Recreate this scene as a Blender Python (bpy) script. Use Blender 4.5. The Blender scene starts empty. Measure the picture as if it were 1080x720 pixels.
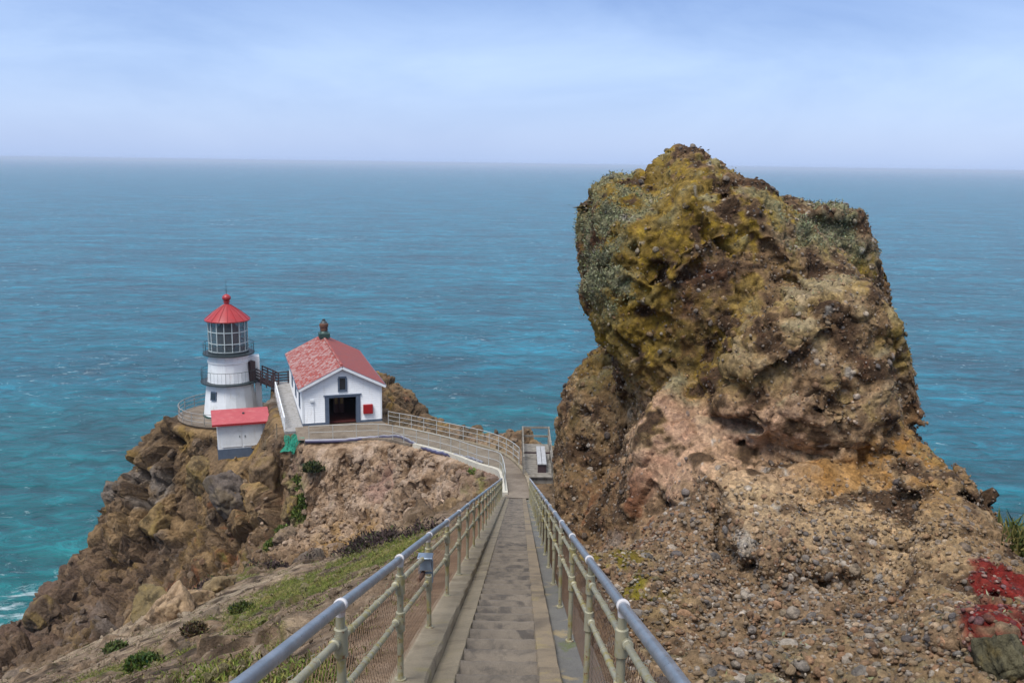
import bpy, math, random
import numpy as np
from mathutils import Matrix, Vector

random.seed(7)
RNG = np.random.default_rng(7)
S = bpy.context.scene
COL = S.collection
R = math.radians

# ------------------------------------------------------------------ camera, world, sun, exposure
PITCH, ROLL, F = 10.62, 0.8, 1000.0
cam_d = bpy.data.cameras.new('camera')
cam_d.sensor_width = 36.0
cam_d.lens = F / 1080 * 36
cam_d.clip_start = 0.1
cam_d.clip_end = 200000
cam = bpy.data.objects.new('camera', cam_d)
COL.objects.link(cam)
CM = Matrix.Rotation(R(90 - PITCH), 3, 'X') @ Matrix.Rotation(R(ROLL), 3, 'Z')
cam.matrix_world = CM.to_4x4()          # the eye is the world's origin
S.camera = cam

SUN_EL, SUN_AZ = 62.0, 215.0            # azimuth clockwise from +Y: behind and to the left of the viewer
w = bpy.data.worlds.new('World')
S.world = w
w.use_nodes = True
nt = w.node_tree
nt.nodes.clear()
def N(t, kind, **kw):
    n = t.nodes.new(kind)
    for k, v in kw.items():
        if k.startswith('i_'):
            key = k[2:]
            n.inputs[int(key) if key.isdigit() else key.replace('_', ' ')].default_value = v
        else:
            setattr(n, k, v)
    return n
def ramp(t, stops, interp='LINEAR'):
    n = t.nodes.new('ShaderNodeValToRGB')
    cr = n.color_ramp
    cr.interpolation = interp
    while len(cr.elements) < len(stops):
        cr.elements.new(0.5)
    for e, (p, c) in zip(cr.elements, stops):
        e.position = p
        e.color = (c, c, c, 1) if isinstance(c, (int, float)) else (*c, 1)
    return n
L = nt.links.new
out = N(nt, 'ShaderNodeOutputWorld')
tc = N(nt, 'ShaderNodeTexCoord')
sep = N(nt, 'ShaderNodeSeparateXYZ')
L(tc.outputs['Generated'], sep.inputs[0])
sky = N(nt, 'ShaderNodeTexSky', sky_type='NISHITA', sun_disc=False, sun_elevation=R(SUN_EL), sun_rotation=R(SUN_AZ))
bg1 = N(nt, 'ShaderNodeBackground', i_Strength=0.025)
L(sky.outputs[0], bg1.inputs[0])
# the overcast deck: paler low down, mottled bluish above, bright overhead
grad = ramp(nt, [(0.0, (0.270, 0.375, 0.62)), (0.025, (0.275, 0.375, 0.62)), (0.10, (0.280, 0.385, 0.63)), (0.20, (0.125, 0.215, 0.47)), (0.34, (0.28, 0.36, 0.56)), (0.6, (0.52, 0.55, 0.60)), (1.0, (0.58, 0.60, 0.63))])
L(sep.outputs['Z'], grad.inputs[0])
mp = N(nt, 'ShaderNodeMapping')
mp.inputs['Scale'].default_value = (3.0, 3.0, 9.0)
mp.inputs['Rotation'].default_value = (0.0, R(-14), R(20))
mp.inputs['Location'].default_value = (3.1, 0.4, 0.9)
L(tc.outputs['Generated'], mp.inputs[0])
cn = N(nt, 'ShaderNodeTexNoise', i_Scale=1.0, i_Detail=7.0, i_Roughness=0.6, i_Distortion=0.5)
L(mp.outputs[0], cn.inputs['Vector'])
cr = ramp(nt, [(0.30, (0.70, 0.77, 0.87)), (0.52, (1.00, 1.0, 0.99)), (0.75, (1.27, 1.20, 1.09))])
L(cn.outputs['Fac'], cr.inputs[0])
mul = N(nt, 'ShaderNodeMix', data_type='RGBA', blend_type='MULTIPLY')
amt = ramp(nt, [(0.0, 0.12), (0.05, 0.6), (0.12, 1.0)])
L(sep.outputs['Z'], amt.inputs[0])
L(amt.outputs[0], mul.inputs[0])
L(grad.outputs[0], mul.inputs[6])
L(cr.outputs[0], mul.inputs[7])
bg2 = N(nt, 'ShaderNodeBackground', i_Strength=0.80)
L(mul.outputs[2], bg2.inputs[0])
addb = N(nt, 'ShaderNodeAddShader')
L(bg1.outputs[0], addb.inputs[0])
L(bg2.outputs[0], addb.inputs[1])
L(addb.outputs[0], out.inputs['Surface'])

sun_d = bpy.data.lights.new('sun', 'SUN')
sun_d.energy = 2.2
sun_d.angle = R(24)
sun_d.color = (1.0, 0.975, 0.94)
sun = bpy.data.objects.new('sun', sun_d)
COL.objects.link(sun)
sdir = Vector((math.sin(R(SUN_AZ)) * math.cos(R(SUN_EL)), math.cos(R(SUN_AZ)) * math.cos(R(SUN_EL)), math.sin(R(SUN_EL))))
sun.rotation_euler = sdir.to_track_quat('Z', 'Y').to_euler()
S.view_settings.view_transform = 'Standard'
S.view_settings.look = 'None'
S.view_settings.exposure = 0.68
S.view_settings.gamma = 1.0
S.render.engine = 'CYCLES'
S.cycles.use_denoising = True
S.cycles.max_bounces = 6
S.cycles.volume_bounces = 0
S.cycles.use_adaptive_sampling = True

# ------------------------------------------------------------------ measuring helpers
CMn = np.array(CM)
def ray(px, py):
    return CMn @ np.array([(px - 540) / F, -(py - 360) / F, -1.0])
def U(px, py, d):                        # the point seen at (px, py) that lies d metres ahead
    r = ray(px, py)
    return r * (d / r[1])
def V(px, py, z):                        # the point seen at (px, py) at level z
    r = ray(px, py)
    return r * (z / r[2])
def sstep(a, b, x):
    t = np.clip((x - a) / (b - a), 0, 1)
    return t * t * (3 - 2 * t)

# ------------------------------------------------------------------ noise (numpy)
PERM = np.random.default_rng(3).permutation(256).astype(np.int32)
PERM = np.concatenate([PERM, PERM, PERM])
GR = np.random.default_rng(4).normal(size=(256, 3)).astype(np.float32)
GR /= np.linalg.norm(GR, axis=1)[:, None]
RND = np.random.default_rng(5).random((256, 6)).astype(np.float32)
def hsh(i, j, k):
    return PERM[PERM[PERM[i & 255] + (j & 255)] + (k & 255)]
def perlin(P):
    P = np.asarray(P, np.float32)
    I = np.floor(P).astype(np.int32)
    f = P - I
    u = f * f * f * (f * (f * 6 - 15) + 10)
    r = np.zeros(len(P), np.float32)
    for a in (0, 1):
        wa = u[:, 0] if a else 1 - u[:, 0]
        for b in (0, 1):
            wb = u[:, 1] if b else 1 - u[:, 1]
            for c in (0, 1):
                wc = u[:, 2] if c else 1 - u[:, 2]
                g = GR[hsh(I[:, 0] + a, I[:, 1] + b, I[:, 2] + c)]
                d = g[:, 0] * (f[:, 0] - a) + g[:, 1] * (f[:, 1] - b) + g[:, 2] * (f[:, 2] - c)
                r += wa * wb * wc * d
    return r * 1.6
def fbm(P, scale, octv=4, gain=0.5, off=0.0):
    P = np.asarray(P, np.float32) / scale + off
    a, s, r = 1.0, 0.0, 0
    for o in range(octv):
        r = r + a * perlin(P)
        s += a
        a *= gain
        P = P * 2.03 + 17.3
    return r / s
def ridged(P, scale, octv=4, off=0.0):
    P = np.asarray(P, np.float32) / scale + off
    a, s, r = 1.0, 0.0, 0
    for o in range(octv):
        r = r + a * (1 - np.abs(perlin(P)) * 2)
        s += a
        a *= 0.5
        P = P * 2.03 + 11.7
    return r / s
def worley(P, scale, off=0.0):
    P = np.asarray(P, np.float32) / scale + off
    I = np.floor(P).astype(np.int32)
    n = len(P)
    f1 = np.full(n, 9.0, np.float32)
    f2 = np.full(n, 9.0, np.float32)
    idx = np.zeros(n, np.int32)
    rel = np.zeros((n, 3), np.float32)
    for a in (-1, 0, 1):
        for b in (-1, 0, 1):
            for c in (-1, 0, 1):
                h = hsh(I[:, 0] + a, I[:, 1] + b, I[:, 2] + c)
                q = I + np.array([a, b, c], np.int32) + RND[h, :3]
                v = P - q
                d = np.sqrt((v * v).sum(1))
                m = d < f1
                f2 = np.where(m, f1, np.minimum(f2, d))
                f1 = np.where(m, d, f1)
                idx = np.where(m, h, idx)
                rel[m] = v[m]
    return f1, f2, idx, rel
def crag(P, scale, tilt=0.5, crack=0.35, cw=0.12, off=0.0):   # faceted blocks parted by cracks, about -1 .. 1
    f1, f2, idx, rel = worley(P, scale, off)
    g = GR[(idx * 7 + 13) & 255]
    h = (RND[idx, 3] - 0.5) * 0.9 + (rel * g).sum(1) * tilt
    return h - crack * np.exp(-(f2 - f1) / cw)

# ------------------------------------------------------------------ mesh helpers
def tag(o, label=None, cat=None, group=None, kind=None):
    if label: o['label'] = label
    if cat: o['category'] = cat
    if group: o['group'] = group
    if kind: o['kind'] = kind
    return o
def empty(name, loc=(0, 0, 0), rz=0.0):
    o = bpy.data.objects.new(name, None)
    o.empty_display_size = 0.3
    o.location = loc
    o.rotation_euler = (0, 0, rz)
    COL.objects.link(o)
    return o
def np_mesh(name, verts, quads=None, tris=None, mat=None, parent=None, smooth=True, col=None, attrs=None, loc=None):
    verts = np.asarray(verts, np.float32)
    loops, starts, tot = [], [], 0
    cnt = 0
    for fa, k in ((quads, 4), (tris, 3)):
        if fa is not None and len(fa):
            fa = np.asarray(fa, np.int32)
            loops.append(fa.ravel())
            starts.append(cnt + np.arange(len(fa), dtype=np.int32) * k)
            cnt += len(fa) * k
    loops = np.concatenate(loops)
    starts = np.concatenate(starts)
    me = bpy.data.meshes.new(name)
    me.vertices.add(len(verts))
    me.vertices.foreach_set('co', verts.ravel())
    me.loops.add(len(loops))
    me.loops.foreach_set('vertex_index', loops)
    me.polygons.add(len(starts))
    me.polygons.foreach_set('loop_start', starts)
    me.update(calc_edges=True)
    me.validate()
    if smooth:
        me.polygons.foreach_set('use_smooth', np.ones(len(me.polygons), bool))
    if col is not None:
        a = me.color_attributes.new('Col', 'FLOAT_COLOR', 'POINT')
        c = np.ones((len(verts), 4), np.float32)
        c[:, :3] = np.clip(col, 0, 1)
        a.data.foreach_set('color', c.ravel())
    for k, v in (attrs or {}).items():
        a = me.attributes.new(k, 'FLOAT', 'POINT')
        a.data.foreach_set('value', np.asarray(v, np.float32))
    if mat: me.materials.append(mat)
    o = bpy.data.objects.new(name, me)
    COL.objects.link(o)
    if parent is not None: o.parent = parent
    if loc is not None: o.location = loc
    return o

class MB:
    """collects shapes; build() links them as ONE mesh"""
    def __init__(s): s.v, s.f, s.n = [], [], 0
    def add(s, verts, faces):
        s.v.extend([tuple(p) for p in verts])
        s.f.extend([tuple(i + s.n for i in f) for f in faces])
        s.n += len(verts)
        return s
    def box(s, c, size, rz=0.0, M=None, bev=0.0):
        x, y, z = [k / 2 for k in size]
        if bev <= 0:
            vs = [(-x, -y, -z), (x, -y, -z), (x, y, -z), (-x, y, -z), (-x, -y, z), (x, -y, z), (x, y, z), (-x, y, z)]
            fs = [(0, 3, 2, 1), (4, 5, 6, 7), (0, 1, 5, 4), (1, 2, 6, 5), (2, 3, 7, 6), (3, 0, 4, 7)]
        else:
            b = min(bev, x * .9, y * .9, z * .9)
            vs, fs = [], []
            def ring(xx, yy, zz):
                return [(-xx + 0, -yy, zz), (xx, -yy, zz), (xx, yy, zz), (-xx, yy, zz)]
            vs = ring(x - b, y - b, -z) + ring(x, y, -z + b) + ring(x, y, z - b) + ring(x - b, y - b, z)
            fs = [(3, 2, 1, 0), (12, 13, 14, 15)]
            for k in range(3):
                for i in range(4):
                    j = (i + 1) % 4
                    fs.append((k * 4 + i, k * 4 + j, k * 4 + 4 + j, k * 4 + 4 + i))
        ca, sa = math.cos(rz), math.sin(rz)
        o = []
        for (a, b_, d) in vs:
            p = Vector((a * ca - b_ * sa, a * sa + b_ * ca, d))
            if M is not None: p = M @ p
            o.append((p.x + c[0], p.y + c[1], p.z + c[2]))
        return s.add(o, fs)
    def bar(s, a, b, w, h=None, up=(0, 0, 1)):       # rectangular bar from a to b
        a, b = Vector(a), Vector(b)
        h = h or w
        d = (b - a).normalized()
        u = Vector(up)
        if abs(d.dot(u)) > 0.98: u = Vector((0, 1, 0))
        sd = d.cross(u).normalized()
        u = sd.cross(d)
        vs = []
        for p in (a, b):
            for i, j in ((-1, -1), (1, -1), (1, 1), (-1, 1)):
                vs.append(p + sd * (w / 2 * i) + u * (h / 2 * j))
        return s.add(vs, [(0, 1, 2, 3), (7, 6, 5, 4), (0, 4, 5, 1), (1, 5, 6, 2), (2, 6, 7, 3), (3, 7, 4, 0)])
    def tube(s, pts, r, n=8, cap=True):
        pts = [Vector(p) for p in pts]
        rs = r if isinstance(r, (list, tuple)) else [r] * len(pts)
        vs = []
        u = None
        for i, p in enumerate(pts):
            d = (pts[min(i + 1, len(pts) - 1)] - pts[max(i - 1, 0)])
            d = d.normalized() if d.length > 1e-9 else Vector((0, 0, 1))
            if u is None:
                u = d.orthogonal().normalized()
            u = (u - d * u.dot(d)).normalized()
            v = d.cross(u)
            for k in range(n):
                a = 2 * math.pi * k / n
                vs.append(p + (u * math.cos(a) + v * math.sin(a)) * rs[i])
        fs = []
        for i in range(len(pts) - 1):
            for k in range(n):
                k2 = (k + 1) % n
                fs.append((i * n + k, i * n + k2, (i + 1) * n + k2, (i + 1) * n + k))
        if cap:
            fs.append(tuple(range(n))[::-1])
            fs.append(tuple((len(pts) - 1) * n + k for k in range(n)))
        return s.add(vs, fs)
    def lathe(s, prof, n=24, c=(0, 0, 0), ph=0.0, cap=True):
        vs, fs = [], []
        for (r, z) in prof:
            for k in range(n):
                a = 2 * math.pi * (k + ph) / n
                vs.append((c[0] + r * math.cos(a), c[1] + r * math.sin(a), c[2] + z))
        for i in range(len(prof) - 1):
            for k in range(n):
                k2 = (k + 1) % n
                fs.append((i * n + k, i * n + k2, (i + 1) * n + k2, (i + 1) * n + k))
        if cap:
            fs.append(tuple(range(n))[::-1])
            fs.append(tuple((len(prof) - 1) * n + k for k in range(n)))
        return s.add(vs, fs)
    def prism(s, poly, y0, y1, axis='y'):              # polygon in (x, z) pushed from y0 to y1
        n = len(poly)
        vs = [(p[0], y0, p[1]) for p in poly] + [(p[0], y1, p[1]) for p in poly]
        if axis == 'z':
            vs = [(p[0], p[1], y0) for p in poly] + [(p[0], p[1], y1) for p in poly]
        fs = [tuple(range(n)), tuple(range(2 * n - 1, n - 1, -1))]
        for i in range(n):
            j = (i + 1) % n
            fs.append((i, i + n, j + n, j))
        return s.add(vs, fs)
    def build(s, name, mat, parent=None, smooth=False, world=False, auto=None):
        me = bpy.data.meshes.new(name)
        vs = s.v
        if world and parent is not None:
            l = parent.location
            vs = [(a - l.x, b - l.y, c - l.z) for a, b, c in vs]
        me.from_pydata(vs, [], s.f)
        import bmesh
        bm = bmesh.new()
        bm.from_mesh(me)
        bmesh.ops.recalc_face_normals(bm, faces=bm.faces)
        if auto:
            for e in bm.edges:
                if len(e.link_faces) == 2 and e.calc_face_angle(0) > R(auto): e.smooth = False
        bm.to_mesh(me)
        bm.free()
        if smooth or auto:
            for p in me.polygons: p.use_smooth = True
        me.materials.append(mat)
        o = bpy.data.objects.new(name, me)
        COL.objects.link(o)
        if parent is not None: o.parent = parent
        return o

# ------------------------------------------------------------------ materials
def new_mat(name):
    m = bpy.data.materials.new(name)
    m.use_nodes = True
    t = m.node_tree
    b = t.nodes['Principled BSDF']
    return m, t, b
def coords(t, kind='Object', scale=(1, 1, 1)):
    c = N(t, 'ShaderNodeTexCoord')
    m = N(t, 'ShaderNodeMapping')
    m.inputs['Scale'].default_value = scale
    t.links.new(c.outputs[kind], m.inputs[0])
    return m.outputs[0]
def noise(t, vec, scale, detail=4, rough=0.55, dist=0.0):
    n = N(t, 'ShaderNodeTexNoise', i_Scale=scale, i_Detail=detail, i_Roughness=rough, i_Distortion=dist)
    if vec is not None: t.links.new(vec, n.inputs['Vector'])
    return n.outputs['Fac']
def mixc(t, fac, a, b, blend='MIX'):
    n = N(t, 'ShaderNodeMix', data_type='RGBA', blend_type=blend)
    for sock, v in ((0, fac), (6, a), (7, b)):
        if isinstance(v, (int, float)): n.inputs[sock].default_value = v
        elif isinstance(v, tuple): n.inputs[sock].default_value = (*v, 1)
        else: t.links.new(v, n.inputs[sock])
    return n.outputs[2]
def mth(t, op, a, b=None, clamp=False):
    n = N(t, 'ShaderNodeMath', operation=op, use_clamp=clamp)
    for i, v in enumerate((a, b)):
        if v is None: continue
        if isinstance(v, (int, float)): n.inputs[i].default_value = v
        else: t.links.new(v, n.inputs[i])
    return n.outputs[0]
def bump(t, b, h, strength=0.3, dist=0.02, prev=None):
    n = N(t, 'ShaderNodeBump', i_Strength=strength, i_Distance=dist)
    t.links.new(h, n.inputs['Height'])
    if prev is not None: t.links.new(prev, n.inputs['Normal'])
    if b is not None: t.links.new(n.outputs[0], b.inputs['Normal'])
    return n.outputs[0]
def painted(name, col, col2=None, rough=0.5, scale=3.0, metal=0.0, bscale=40, bstr=0.08, dirt=None, dscale=1.2, dlo=0.52, dhi=0.7):
    m, t, b = new_mat(name)
    v = coords(t)
    f = noise(t, v, scale, 5)
    r = ramp(t, [(0.3, col), (0.75, col2 or tuple(c * 0.8 for c in col))])
    t.links.new(f, r.inputs[0])
    c = r.outputs[0]
    if dirt:
        d = noise(t, v, dscale, 7, 0.65)
        dr = ramp(t, [(dlo, 0.0), (dhi, 1.0)])
        t.links.new(d, dr.inputs[0])
        c = mixc(t, dr.outputs[0], c, dirt)
    t.links.new(c, b.inputs['Base Color'])
    b.inputs['Roughness'].default_value = rough
    b.inputs['Metallic'].default_value = metal
    bump(t, b, noise(t, v, bscale, 3), bstr, 0.01)
    return m
MT = {}
def streaks(t, b, strength=0.6, tint=(0.50, 0.42, 0.33)):
    src = b.inputs['Base Color'].links[0].from_socket
    v_ = coords(t, scale=(1, 1, 0.12))
    st_ = ramp(t, [(0.56, 0.0), (0.74, strength)])
    t.links.new(noise(t, v_, 5.0, 6, 0.7), st_.inputs[0])
    t.links.new(mixc(t, st_.outputs[0], src, tint), b.inputs['Base Color'])
MT['white'] = painted('white_paint', (0.80, 0.82, 0.83), (0.70, 0.72, 0.73), 0.45, 1.5, dirt=(0.45, 0.43, 0.38), dscale=0.9, dlo=0.6, dhi=0.85)
streaks(MT['white'].node_tree, MT['white'].node_tree.nodes['Principled BSDF'])
MT['trim'] = painted('slate_blue_paint', (0.10, 0.135, 0.19), (0.075, 0.10, 0.145), 0.5)
MT['red'] = painted('red_paint', (0.36, 0.026, 0.030), (0.29, 0.020, 0.026), 0.4, 2.0, dirt=(0.28, 0.05, 0.05), dscale=2.0, dlo=0.55, dhi=0.8)
MT['shed_roof'] = painted('faded_red_roof_paint', (0.44, 0.085, 0.095), (0.37, 0.065, 0.075), 0.5, 1.5, dirt=(0.50, 0.16, 0.16), dscale=2.0, dlo=0.5, dhi=0.8)
MT['dark'] = painted('dark_iron', (0.035, 0.05, 0.055), (0.02, 0.03, 0.035), 0.5)
MT['green_iron'] = painted('dark_green_iron', (0.02, 0.07, 0.06), (0.015, 0.04, 0.035), 0.5)
MT['rust_iron'] = painted('rusty_iron', (0.14, 0.06, 0.03), (0.05, 0.03, 0.025), 0.8, 4.0)
MT['dark_wood'] = painted('dark_stained_wood', (0.055, 0.028, 0.03), (0.035, 0.02, 0.022), 0.7, 4)
MT['grey_wood'] = painted('weathered_grey_wood', (0.34, 0.33, 0.32), (0.22, 0.21, 0.20), 0.8, 4, dirt=(0.16, 0.14, 0.11), dscale=3)
MT['bench_wood'] = painted('pale_weathered_plank', (0.38, 0.38, 0.39), (0.27, 0.27, 0.27), 0.7, 4)
MT['black'] = painted('dark_interior', (0.012, 0.012, 0.014), (0.008, 0.008, 0.009), 0.8)
MT['floor_red'] = painted('dark_red_floor', (0.11, 0.025, 0.02), (0.07, 0.02, 0.015), 0.5)
MT['amber'] = painted('amber_lit_pane', (0.32, 0.20, 0.06), (0.2, 0.1, 0.03), 0.15)
MT['net'] = painted('green_netting', (0.01, 0.24, 0.15), (0.01, 0.17, 0.11), 0.6)
MT['pipe_highlight'] = painted('pipe_sky_highlight', (0.33, 0.33, 0.37), (0.24, 0.24, 0.29), 0.35)
MT['pipe'] = painted('violet_blue_pipe', (0.065, 0.06, 0.12), (0.05, 0.045, 0.095), 0.4)
MT['sign'] = painted('red_box_paint', (0.34, 0.008, 0.012), (0.28, 0.007, 0.010), 0.4)
MT['box_grey'] = painted('blue_grey_metal', (0.26, 0.32, 0.40), (0.2, 0.25, 0.32), 0.4, metal=0.5)
MT['glass'], t, b = new_mat('dark_window_glass')
b.inputs['Base Color'].default_value = (0.025, 0.035, 0.045, 1)
b.inputs['Roughness'].default_value = 0.08
b.inputs['Specular IOR Level'].default_value = 0.8
# clapboard
m, t, b = new_mat('white_clapboard')
v = coords(t)
sp = N(t, 'ShaderNodeSeparateXYZ')
t.links.new(v, sp.inputs[0])
saw = mth(t, 'FRACT', mth(t, 'MULTIPLY', sp.outputs['Z'], 1 / 0.17))
r = ramp(t, [(0.3, (0.82, 0.83, 0.84)), (0.7, (0.72, 0.735, 0.75))])
t.links.new(noise(t, coords(t, scale=(1, 1, 3)), 2.2, 6, 0.65), r.inputs[0])
t.links.new(r.outputs[0], b.inputs['Base Color'])
b.inputs['Roughness'].default_value = 0.5
bump(t, b, saw, 1.0, -0.05)
MT['clapboard'] = m
streaks(t, b, 0.55)
# worn shingles: the slope facing the wind is speckled pale
m, t, b = new_mat('worn_red_shingles')
tcn = N(t, 'ShaderNodeTexCoord')
sp = N(t, 'ShaderNodeSeparateXYZ')
t.links.new(tcn.outputs['Object'], sp.inputs[0])
cb = N(t, 'ShaderNodeCombineXYZ')
t.links.new(sp.outputs['Y'], cb.inputs['X'])
t.links.new(mth(t, 'MULTIPLY', sp.outputs['Z'], 2.1), cb.inputs['Y'])
br = N(t, 'ShaderNodeTexBrick', i_Scale=1.0, i_Mortar_Size=0.012, i_Bias=0.0, i_Brick_Width=0.22, i_Row_Height=0.2)
br.inputs['Color1'].default_value = (0.30, 0.055, 0.034, 1)
br.inputs['Color2'].default_value = (0.20, 0.032, 0.024, 1)
br.inputs['Mortar'].default_value = (0.16, 0.03, 0.03, 1)
t.links.new(cb.outputs[0], br.inputs['Vector'])
spk = noise(t, cb.outputs[0], 4.2, 3, 0.7)
big = noise(t, cb.outputs[0], 0.7, 3)
left = mth(t, 'LESS_THAN', sp.outputs['X'], 0.0)
br2 = N(t, 'ShaderNodeTexBrick', i_Scale=1.0, i_Mortar_Size=0.0, i_Bias=0.0, i_Brick_Width=0.22, i_Row_Height=0.2)
br2.inputs['Color1'].default_value = (0, 0, 0, 1)
br2.inputs['Color2'].default_value = (1, 1, 1, 1)
t.links.new(cb.outputs[0], br2.inputs['Vector'])
spk = mth(t, 'ADD', mth(t, 'MULTIPLY', spk, 0.45), mth(t, 'MULTIPLY', br2.outputs['Color'], 0.55))
thr = mth(t, 'ADD', spk, mth(t, 'MULTIPLY', mth(t, 'SUBTRACT', big, 0.5), 0.35))
sr = ramp(t, [(0.52, 0.0), (0.56, 1.0)])
t.links.new(thr, sr.inputs[0])
amt_l = mth(t, 'ADD', mth(t, 'MULTIPLY', left, 0.36), 0.05)
c = mixc(t, mth(t, 'MULTIPLY', sr.outputs[0], amt_l), br.outputs['Color'], (0.50, 0.41, 0.38))
t.links.new(c, b.inputs['Base Color'])
b.inputs['Roughness'].default_value = 0.7
bump(t, b, br.outputs['Fac'], -0.5, 0.02)
MT['shingles'] = m
# galvanised top rail, painted rails
m, t, b = new_mat('blue_grey_aluminium')
v = coords(t)
r = ramp(t, [(0.3, (0.36, 0.38, 0.42)), (0.7, (0.22, 0.24, 0.27))])
t.links.new(noise(t, v, 6, 6, 0.7), r.inputs[0])
t.links.new(r.outputs[0], b.inputs['Base Color'])
b.inputs['Metallic'].default_value = 0.6
rr = ramp(t, [(0.3, 0.25), (0.7, 0.5)])
t.links.new(noise(t, v, 25, 5, 0.7), rr.inputs[0])
t.links.new(rr.outputs[0], b.inputs['Roughness'])
bump(t, b, noise(t, v, 60, 3), 0.08, 0.005)
MT['top_rail'] = m
m, t, b = new_mat('pale_green_galvanised')
v = coords(t)
r = ramp(t, [(0.3, (0.38, 0.35, 0.24)), (0.7, (0.25, 0.24, 0.18))])
t.links.new(noise(t, v, 5, 6, 0.65), r.inputs[0])
lich = ramp(t, [(0.50, 0.0), (0.60, 0.9)])
t.links.new(noise(t, v, 9, 6, 0.7), lich.inputs[0])
c = mixc(t, lich.outputs[0], r.outputs[0], (0.30, 0.25, 0.09))
rust = ramp(t, [(0.60, 0.0), (0.65, 1.0)])
t.links.new(noise(t, v, 21, 4, 0.7), rust.inputs[0])
c = mixc(t, rust.outputs[0], c, (0.19, 0.09, 0.04))
t.links.new(c, b.inputs['Base Color'])
b.inputs['Roughness'].default_value = 0.5
b.inputs['Metallic'].default_value = 0.15
bump(t, b, noise(t, v, 70, 4), 0.2, 0.006)
MT['rail'] = m
MT['coupling'] = painted('pale_coupling', (0.62, 0.60, 0.60), (0.45, 0.42, 0.42), 0.45, 8, dirt=(0.34, 0.2, 0.14), dscale=14)
MT['wire'] = painted('rusty_wire', (0.20, 0.115, 0.065), (0.13, 0.075, 0.045), 0.7, 8)
MT['thin_rail'] = painted('thin_grey_rail', (0.48, 0.48, 0.46), (0.36, 0.37, 0.35), 0.5, 3)
# concrete
def concrete(name, c1, c2, stain, sscale=1.3, lo=0.5, hi=0.68, speck=120, objrand=False, moss=None, streak=(1, 1, 1)):
    m, t, b = new_mat(name)
    v = coords(t, scale=streak)
    vb = v
    if objrand:
        oi = N(t, 'ShaderNodeObjectInfo')
        ad = N(t, 'ShaderNodeVectorMath', operation='MULTIPLY_ADD')
        t.links.new(oi.outputs['Random'], ad.inputs[0])
        ad.inputs[1].default_value = (37, 61, 23)
        t.links.new(v, ad.inputs[2])
        vb = ad.outputs[0]
    r = ramp(t, [(0.25, c1), (0.75, c2)])
    t.links.new(noise(t, vb, 2.6, 8, 0.7), r.inputs[0])
    d = ramp(t, [(lo, 0.0), (hi, 0.85)])
    t.links.new(noise(t, vb, sscale, 8, 0.65, 0.5), d.inputs[0])
    c = mixc(t, d.outputs[0], r.outputs[0], stain)
    if moss:
        d2 = ramp(t, [(0.56, 0.0), (0.66, 0.8)])
        t.links.new(noise(t, vb, 1.7, 8, 0.7, 0.8), d2.inputs[0])
        c = mixc(t, d2.outputs[0], c, moss)
    g = ramp(t, [(0.35, 0.72), (0.5, 1.0), (0.7, 1.15)])
    t.links.new(noise(t, vb, speck, 3, 0.7), g.inputs[0])
    c = mixc(t, 1.0, c, g.outputs[0], 'MULTIPLY')
    if objrand:
        gm = ramp(t, [(0.0, 0.88), (1.0, 1.06)])
        t.links.new(oi.outputs['Random'], gm.inputs[0])
        c = mixc(t, 1.0, c, gm.outputs[0], 'MULTIPLY')
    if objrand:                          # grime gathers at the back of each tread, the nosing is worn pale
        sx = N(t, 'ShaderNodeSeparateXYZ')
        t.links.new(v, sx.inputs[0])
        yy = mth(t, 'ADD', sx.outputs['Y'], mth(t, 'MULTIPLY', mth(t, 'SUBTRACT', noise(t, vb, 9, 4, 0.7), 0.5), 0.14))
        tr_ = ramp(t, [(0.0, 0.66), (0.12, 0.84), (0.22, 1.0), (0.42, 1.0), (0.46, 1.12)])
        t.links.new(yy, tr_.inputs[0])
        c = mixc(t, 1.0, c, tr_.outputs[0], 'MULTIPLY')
    t.links.new(c, b.inputs['Base Color'])
    b.inputs['Roughness'].default_value = 0.85
    h = mth(t, 'ADD', noise(t, vb, speck, 4, 0.7), mth(t, 'MULTIPLY', noise(t, vb, 14, 5, 0.6), 2.0))
    bump(t, b, h, 0.5, 0.008)
    return m
MT['step'] = concrete('worn_step_concrete', (0.20, 0.162, 0.120), (0.118, 0.095, 0.072), (0.060, 0.049, 0.040), 2.4, 0.48, 0.62, 90, True)
MT['kerb'] = concrete('kerb_concrete', (0.31, 0.252, 0.17), (0.19, 0.152, 0.10), (0.11, 0.078, 0.045), 1.8, 0.52, 0.7, 110, moss=(0.27, 0.22, 0.10))
MT['strip'] = concrete('ochre_strip_concrete', (0.27, 0.205, 0.13), (0.17, 0.13, 0.085), (0.085, 0.065, 0.047), 1.3, 0.5, 0.7, 110, moss=(0.26, 0.20, 0.09))
MT['gutter'] = concrete('dark_gutter_concrete', (0.17, 0.16, 0.14), (0.10, 0.095, 0.088), (0.30, 0.23, 0.12), 1.6, 0.56, 0.64, 100, moss=(0.10, 0.12, 0.03))
MT['path'] = concrete('path_concrete', (0.245, 0.195, 0.145), (0.16, 0.125, 0.09), (0.10, 0.072, 0.048), 0.8, 0.44, 0.66, 60)
MT['pale_kerb'] = concrete('pale_kerb_concrete', (0.60, 0.56, 0.46), (0.46, 0.42, 0.34), (0.28, 0.22, 0.15), 1.0, 0.55, 0.75, 70)

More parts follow.
